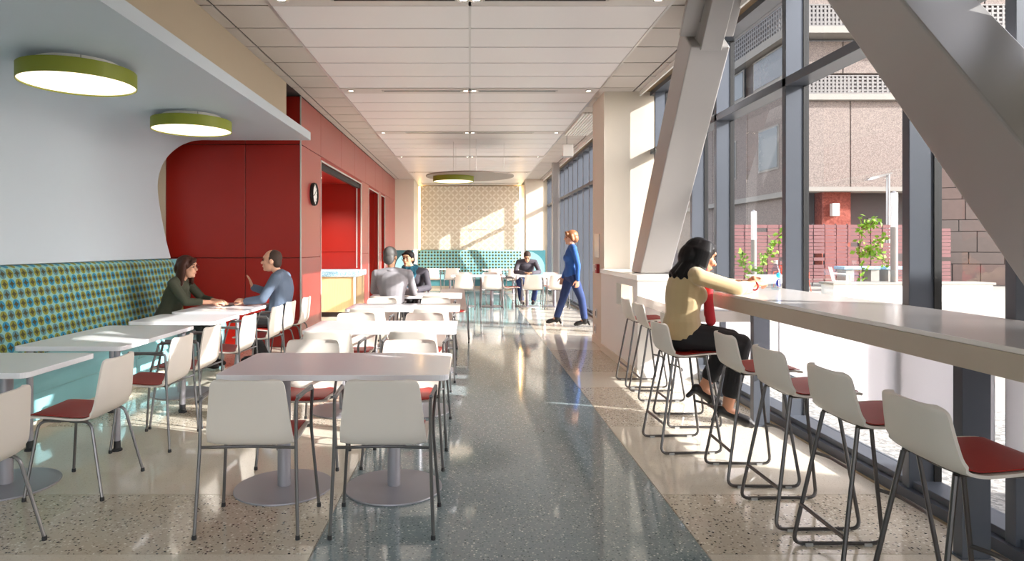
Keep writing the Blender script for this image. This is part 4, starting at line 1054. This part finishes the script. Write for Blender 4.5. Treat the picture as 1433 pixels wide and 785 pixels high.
# 6 woman with the teal scarf, facing him
ox = (-.86, 9.90, 0)
p6, h6 = figure('woman in charcoal jacket, teal scarf and glasses facing us', ox, dict(
    fwd=(-.05, -1, .1), face=(-.35, -1, -.05), pelvis=(-.86, 9.92, .59), chest=(-.87, 9.86, .90), head=(-.945, 9.80, 1.235),
    sh=[(-1.06, 9.82, 1.03), (-.68, 9.82, 1.03)], el=[(-1.10, 9.66, .81), (-.62, 9.66, .80)], wr=[(-.93, 9.46, .785), (-.78, 9.46, .785)],
    hip=[(-.95, 9.90, .57), (-.77, 9.90, .57)], kn=[(-.96, 9.47, .55), (-.76, 9.47, .55)], an=[(-.96, 9.50, .11), (-.76, 9.50, .11)], toe=[(-.96, 9.32, .03), (-.76, 9.32, .03)],
    hands=[((.4, -1, 0), (0, 0, 1), -1, .6), ((-.4, -1, 0), (0, 0, 1), 1, .6)]),
    M['skin_c'], M['charcoal'], M['black_cloth'], M['leather'], .008, .95, .93, True)
def hair6(bm):
    f, s, u = basis((-.35, -1, -.05)); c = h6
    ell(bm, c-f*.03+u*.04, (.106, .090, .092), f, u); ell(bm, c-f*.075-u*.02, (.07, .082, .085), f, u)
    ell(bm, c-f*.14-u*.02, (.05, .05, .05), f, u); chain(bm, [c+f*.06+u*.088, c+f*.05+u*.06+s*.06], [.026, .02]); chain(bm, [c+f*.06+u*.088, c+f*.05+u*.06-s*.06], [.026, .02])
solid('hair', hair6, M['hair_black'], p6, .008, 2); eyes(p6, h6, (-.35, -1, -.05), glasses=True)
def scarf6(bm):
    n0 = Vector((-.05, -.09, 1.10))
    chain(bm, [n0+Vector((.095*math.cos(a), .085*math.sin(a), .02*math.sin(a))) for a in [i*PI/6 for i in range(13)]], [.038]*13)
    chain(bm, [n0+Vector((.02, -.09, -.02)), n0+Vector((-.02, -.13, -.16)), n0+Vector((-.03, -.13, -.34))], [.045, .05, .045])
    chain(bm, [n0+Vector((.05, -.07, 0)), n0+Vector((.07, -.10, -.10)), n0+Vector((.03, -.13, -.2))], [.035, .035, .03])
solid('scarf', scarf6, M['scarf_teal'], p6, .008)

# 7 man leaning on the far table
ox = (1.39, 15.85, 0)
p7, h7 = figure('man in dark jacket and jeans leaning over a far table', ox, dict(
    fwd=(0, -1, .25), face=(-.05, -1, -.75), pelvis=(1.39, 15.95, .60), chest=(1.39, 15.78, .90), head=(1.39, 15.58, 1.165),
    sh=[(1.185, 15.70, 1.035), (1.595, 15.70, 1.035)], el=[(1.10, 15.52, .80), (1.68, 15.52, .80)], wr=[(1.30, 15.33, .79), (1.48, 15.33, .79)],
    hip=[(1.29, 15.92, .57), (1.49, 15.92, .57)], kn=[(1.17, 15.48, .56), (1.61, 15.48, .56)], an=[(1.24, 15.42, .11), (1.52, 15.42, .11)], toe=[(1.27, 15.24, .03), (1.49, 15.24, .03)],
    hands=[((.8, -.5, 0), (0, 0, 1), -1, .8), ((-.8, -.5, 0), (0, 0, 1), 1, .8)], k=1.02),
    M['skin_c'], M['charcoal'], M['denim'], M['leather'], .010, .95, .92)
def hair7(bm):
    f, s, u = basis((-.05, -1, -.75)); c = h7
    ell(bm, c-f*.025+u*.045, (.106, .090, .092), f, u); ell(bm, c-f*.07-u*.02, (.06, .080, .08), f, u)
solid('hair', hair7, M['hair_short'], p7, .010, 2); eyes(p7, h7, (-.05, -1, -.75), 1.02)
# phone in front of the pair
tag(bev(B('phone', M['black'], None, (-2.82, -2.74, 7.36, 7.50, .737, .746)), .003), 'dark phone lying on the table between the pair by the red wall', 'phone')

# ------------------------------------------------------------------ outside
gd = struct(B('floor_outside', M['paving'], None, (XG+.1, 60, -25, 80, -.15, -.03)), 'pale plaza paving outside the windows', 'ground')
gv = tag(B('gravel', M['gravel'], None, (XG+.06, 4.6, 1.51, 21, -.03, .005)), 'pale gravel strip along the foot of the window', 'gravel', kind='stuff')
# building across the plaza: one face towards us, one running away
YF = 30; XF = 15.2
bl = thing('plaza_building', 'aggregate clad building with lattice balconies across the plaza', 'building', (0, 0, 0))
def zat(y, d=YF): return 1.43+(344-y)*d/900
B('core', M['dark_wall'], bl, (XF+.2, 34, YF+1.15, 62, 0, 17))
xs = [XF, 17.75, 21.0, 24.5, 28.0]
for a, b in zip(xs, xs[1:]):
    bev(B('wall_panel', M['precast'], bl, (a+.02, b-.02, YF, YF+.3, zat(263), zat(141))), .02, 1)
    bev(B('wall_panel', M['precast'], bl, (a+.02, b-.02, YF+.6, YF+.9, zat(98), zat(52))), .02, 1)
    bev(B('wall_panel', M['precast'], bl, (a+.02, b-.02, YF+.6, YF+.9, zat(0), zat(-70))), .02, 1)
    for zt, zb in ((zat(106), zat(132)), (zat(7), zat(38))):
        fr = B('lattice_screen', M['lattice'], bl, (a, b, YF-.12, YF-.06, zb, zb+.06), (a, b, YF-.12, YF-.06, zt-.06, zt))
        n = 14
        bm = bmesh.new()
        for i in range(n): bx(bm, a+(b-a)*i/n, a+(b-a)*i/n+.10, YF-.11, YF-.07, zb, zt)
        for j in range(1, 5): bx(bm, a, b, YF-.105, YF-.075, zb+(zt-zb)*j/5-.04, zb+(zt-zb)*j/5+.04)
        obj('lattice_bars', bm, M['lattice'], fr)
for z0, z1 in ((zat(141), zat(133)), (zat(48), zat(39)), (zat(268), zat(262))):
    B('slab_edge', M['conc'], bl, (XF-.1, 30, YF-.25, YF+.9, z0, z1))
B('ground_wall', M['dark_wall'], bl, (XF, 16.6, YF+1.0, YF+1.2, 0, zat(265)), (18.0, 30, YF+1.0, YF+1.2, 0, zat(265))); B('red_pillar', M['precast_red'], bl, (16.65, 18.0, YF+.4, YF+1.2, 0, zat(265)))
bev(B('wall_lamp', M['white'], bl, (17.0, 17.35, YF+.15, YF+.4, zat(302), zat(284))), .03)
B('sign_plate', M['conc'], bl, (19.2, 19.6, YF+.95, YF+1.0, zat(310), zat(304)))
# face running away
ys_ = [YF, 35, 40, 46, 53, 60]
def zface(yl_, x=XF): return 1.43+yl_*x
for a, b in zip(ys_, ys_[1:]):
    bev(B('wall_panel', M['precast'], bl, (XF-.1, XF+.2, a+.03, b-.03, 3.9, 9.0)), .02, 1)
    bev(B('wall_panel', M['precast'], bl, (XF-.1, XF+.2, a+.03, b-.03, 0, 3.8)), .02, 1)
    wd_ = B('window_frame', M['conc'], bl, (XF-.14, XF-.09, a+1.4, b-1.4, 5.2, 7.4)); B('window_pane', M['win_dark'], wd_, (XF-.16, XF-.13, a+1.5, b-1.5, 5.3, 7.3))
    wd_ = B('window_frame', M['conc'], bl, (XF-.04, XF+.0, a+.6, b-.6, 9.6, 11.2)); B('window_pane', M['win_dark'], wd_, (XF-.06, XF-.03, a+.7, b-.7, 9.7, 11.1))
    for zb, zt in ((11.7, 12.9),):
        fr = B('lattice_screen', M['lattice'], bl, (XF-.3, XF-.24, a, b, zb, zb+.06), (XF-.3, XF-.24, a, b, zt-.06, zt))
        bm = bmesh.new(); n = 20
        for i in range(n): bx(bm, XF-.29, XF-.25, a+(b-a)*i/n, a+(b-a)*i/n+.10, zb, zt)
        for j in range(1, 5): bx(bm, XF-.285, XF-.255, a, b, zb+(zt-zb)*j/5-.04, zb+(zt-zb)*j/5+.04)
        obj('lattice_bars', bm, M['lattice'], fr)
B('slab_edge', M['conc'], bl, (XF-.4, XF+.2, YF, 60, 11.3, 11.7), (XF-.4, XF+.2, YF, 60, 9.0, 9.4), (XF-.4, XF+.2, YF, 60, 3.75, 4.0))
# slatted plum fence
fc = thing('slat_fence', 'plum red slatted fence before the plaza building', 'fence', (0, 0, 0))
xx = 9.0; i = 0
while xx < 17.2:
    bm = bmesh.new()
    for r in range(16):
        if random.random() < .04: continue
        bx(bm, xx+.012, xx+.398, 23-.012+random.uniform(-.012, .012), 23.02, .12+r*.130, .12+r*.130+.112)
    obj('fence_panel', bm, M['fence'], fc); B('fence_post', M['dark_wall'], fc, (xx-.012, xx+.012, 23.02, 23.08, 0, 2.22))
    xx += .41; i += 1
# white planter ledge and terrace furniture
pl = thing('planter_wall', 'low white planter wall on the plaza', 'planter', (0, 0, 0))
B('planter_body', M['white'], pl, (9.4, 13.5, 16.6, 17.2, -.03, .42)); bev(B('planter_cap', M['conc'], pl, (9.35, 13.55, 16.55, 17.25, .42, .48)), .01)
for x, lb in ((12.55, 'blue topped bench table left of the light column on the plaza'), (13.9, 'blue topped bench table behind the light column on the plaza')):
    t = thing('bench_table', lb, 'table', (x, 20.8, -.03), 0, 'plaza bench tables')
    bev(B('table_top', M['blue_top'], t, (-.62, .55, -.3, .3, .70, .80)), .02)
    for s in (-1, 1): B('leg', M['conc'], t, (s*.4-.13, s*.4+.13, -.25, .25, 0, .70))
def plaza_chair(x, y, rz, m, lb):
    t = thing('garden_chair', lb, 'chair', (x, y, -.03), rz, 'plaza chairs')
    bm = bmesh.new(); prism(bm, rrect(-.22, .22, -.2, .22, .05, 3), 2, .42, .44); obj('seat', bm, m, t)
    bm = bmesh.new()
    for i in range(7): tube(bm, [(-.2+i*.4/6, -.2, .44), (-.2+i*.4/6, -.30, .84)], .012, 6)
    for zz in (.52, .62, .72, .84): tube(bm, [(-.21, -.2-(zz-.44)*.25, zz), (.21, -.2-(zz-.44)*.25, zz)], .012, 6)
    obj('backrest', bm, m, t)
    for s in (-1, 1):
        for yy in (-1, 1):
            bm = bmesh.new(); tube(bm, [(s*.2, yy*.18, .43), (s*.24, yy*.25, 0)], .014, 6); obj('leg', bm, m, t)
        bm = bmesh.new(); tube(bm, fillet([(s*.24, .18, .43), (s*.24, .18, .64), (s*.24, -.24, .66)], .05), .012, 6); obj('armrest', bm, m, t)
plaza_chair(10.75, 18.6, -1.9, M['white'], 'white wire garden chair right of the middle window frame')
M['orange'] = mat('orange_plastic', (226, 88, 52), .5)
plaza_chair(9.75, 20.0, 2.4, M['orange'], 'orange garden chair beyond the clasped hands'); plaza_chair(10.55, 20.6, -2.6, M['orange'], 'orange garden chair beyond the water bottle')
tb = thing('terrace_table', 'white perforated terrace table outside beyond the clasped hands', 'table', (7.6, 16.0, -.03))
bm = bmesh.new(); prism(bm, rrect(-.6, .6, -.35, .35, .05, 3), 2, .70, .73); obj('table_top', bm, M['white'], tb)
B('apron', M['white'], tb, (-.55, .55, -.33, -.31, .55, .70))
for s in (-1, 1):
    for q in (-1, 1):
        bm = bmesh.new(); tube(bm, [(s*.5, q*.28, .70), (s*.52, q*.30, 0)], .02, 8); obj('leg', bm, M['white'], tb)
for x, y, h, lb in ((11.15, 16.9, 2.85, 'white light column on the plaza right of the vine'), (9.05, 20.5, 2.55, 'white light column on the plaza left of the bottle')):
    t = thing('light_column', lb, 'light column', (x, y, -.03), 0, 'plaza light columns')
    bm = bmesh.new(); prism(bm, circ(0, 0, .085, 10), 2, 0, h-.9); obj('post', bm, M['conc'], t, True)
    bm = bmesh.new(); prism(bm, circ(0, 0, .085, 10), 2, h-.9, h); obj('light_tube', bm, M['white'], t, True)
    bm = bmesh.new(); lathe(bm, [(0, h), (.09, h), (.0, h+.06)], n=10); obj('cap', bm, M['alu'], t)
t = thing('street_lamp', 'slim street lamp with a flat arm before the plaza building', 'street lamp', (16.9, 26, -.03))
bm = bmesh.new(); tube(bm, [(0, 0, 0), (0, 0, 4.35)], .07, 10); obj('pole', bm, M['alu'], t, True)
bm = bmesh.new(); prism(bm, [(-.9, 4.1), (-.75, 4.22), (.1, 4.42), (.1, 4.36), (-.7, 4.12)], 1, -.12, .12); obj('lamp_head', bm, M['alu'], t)
def vine(x, y, pts, n, lb):
    t = thing('climbing_vine', lb, 'vine', (x, y, -.03))
    bm = bmesh.new()
    for br in pts: tube(bm, catmull([(a, random.uniform(-.05, .05), b) for a, b in br], 4), .012, 5)
    obj('stem', bm, M['stem'], t)
    bm = bmesh.new()
    for br in pts:
        cv = catmull([(a, 0, b) for a, b in br], 6)
        for i in range(n):
            c = random.choice(cv)+Vector((random.gauss(0, .07), random.gauss(0, .07), random.gauss(0, .06)))
            d = Vector((random.gauss(0, 1), random.gauss(0, 1), random.gauss(0, .7))).normalized(); s = d.cross(Vector((random.gauss(0,1), random.gauss(0,1), random.gauss(0,1)))).normalized(); L = random.uniform(.10, .17)
            q = d.cross(s)*.012
            vv = [bm.verts.new(c+p) for p in (Vector((0,0,0)), d*L*.5+s*L*.38+q, d*L, d*L*.5-s*L*.38+q)]
            bm.faces.new(vv)
    tag(obj('leaves', bm, M['leaf'], t, recalc=False), None, None, kind='stuff')
vine(10.85, 17.8, [[(0, 0), (.05, .6), (-.05, 1.2), (0, 1.7), (.02, 2.25)], [(0, 1.3), (.35, 1.45), (.6, 1.7)], [(0, 1.2), (.4, 1.2), (.75, .95)], [(0, 1.9), (.25, 2.05), (.38, 2.25)]], 60, 'green climbing vine with side shoots before the plum fence')
vine(7.75, 17.4, [[(0, 0), (.1, .5), (.2, 1.0), (.45, 1.5)], [(.2, 1.1), (.5, 1.6), (.95, 2.0)], [(0, .6), (-.3, .9), (-.4, 1.3)]], 60, 'green climbing vine seen left of the water bottle')
# stone wall at the right
sw_ = thing('stone_wall', 'coursed warm grey stone wall beyond the near window', 'stone wall', (16.9, 25.0, -.03), math.radians(-28))
B('mortar', M['dark_wall'], sw_, (0, 9, .06, .4, 0, 7.0))
z = 0; r_ = 0
while z < 6.8:
    h = .78 if r_ % 2 == 0 else .44
    x = -.3+(.4 if r_ % 3 == 1 else 0)
    while x < 9:
        L = random.choice((.95, 1.05, .85)); x0, x1 = max(0, x+.012), min(9, x+L-.012)
        if x1-x0 > .1: bev(B('stone', random.choice((M['stone'], M['stone_b'], M['stone'])), sw_, (x0, x1, random.uniform(-.012, .012), .1, z+.012, z+h-.012)), .008, 1)
        x += L
    z += h; r_ += 1

bpy.data.scenes.remove(TMP)
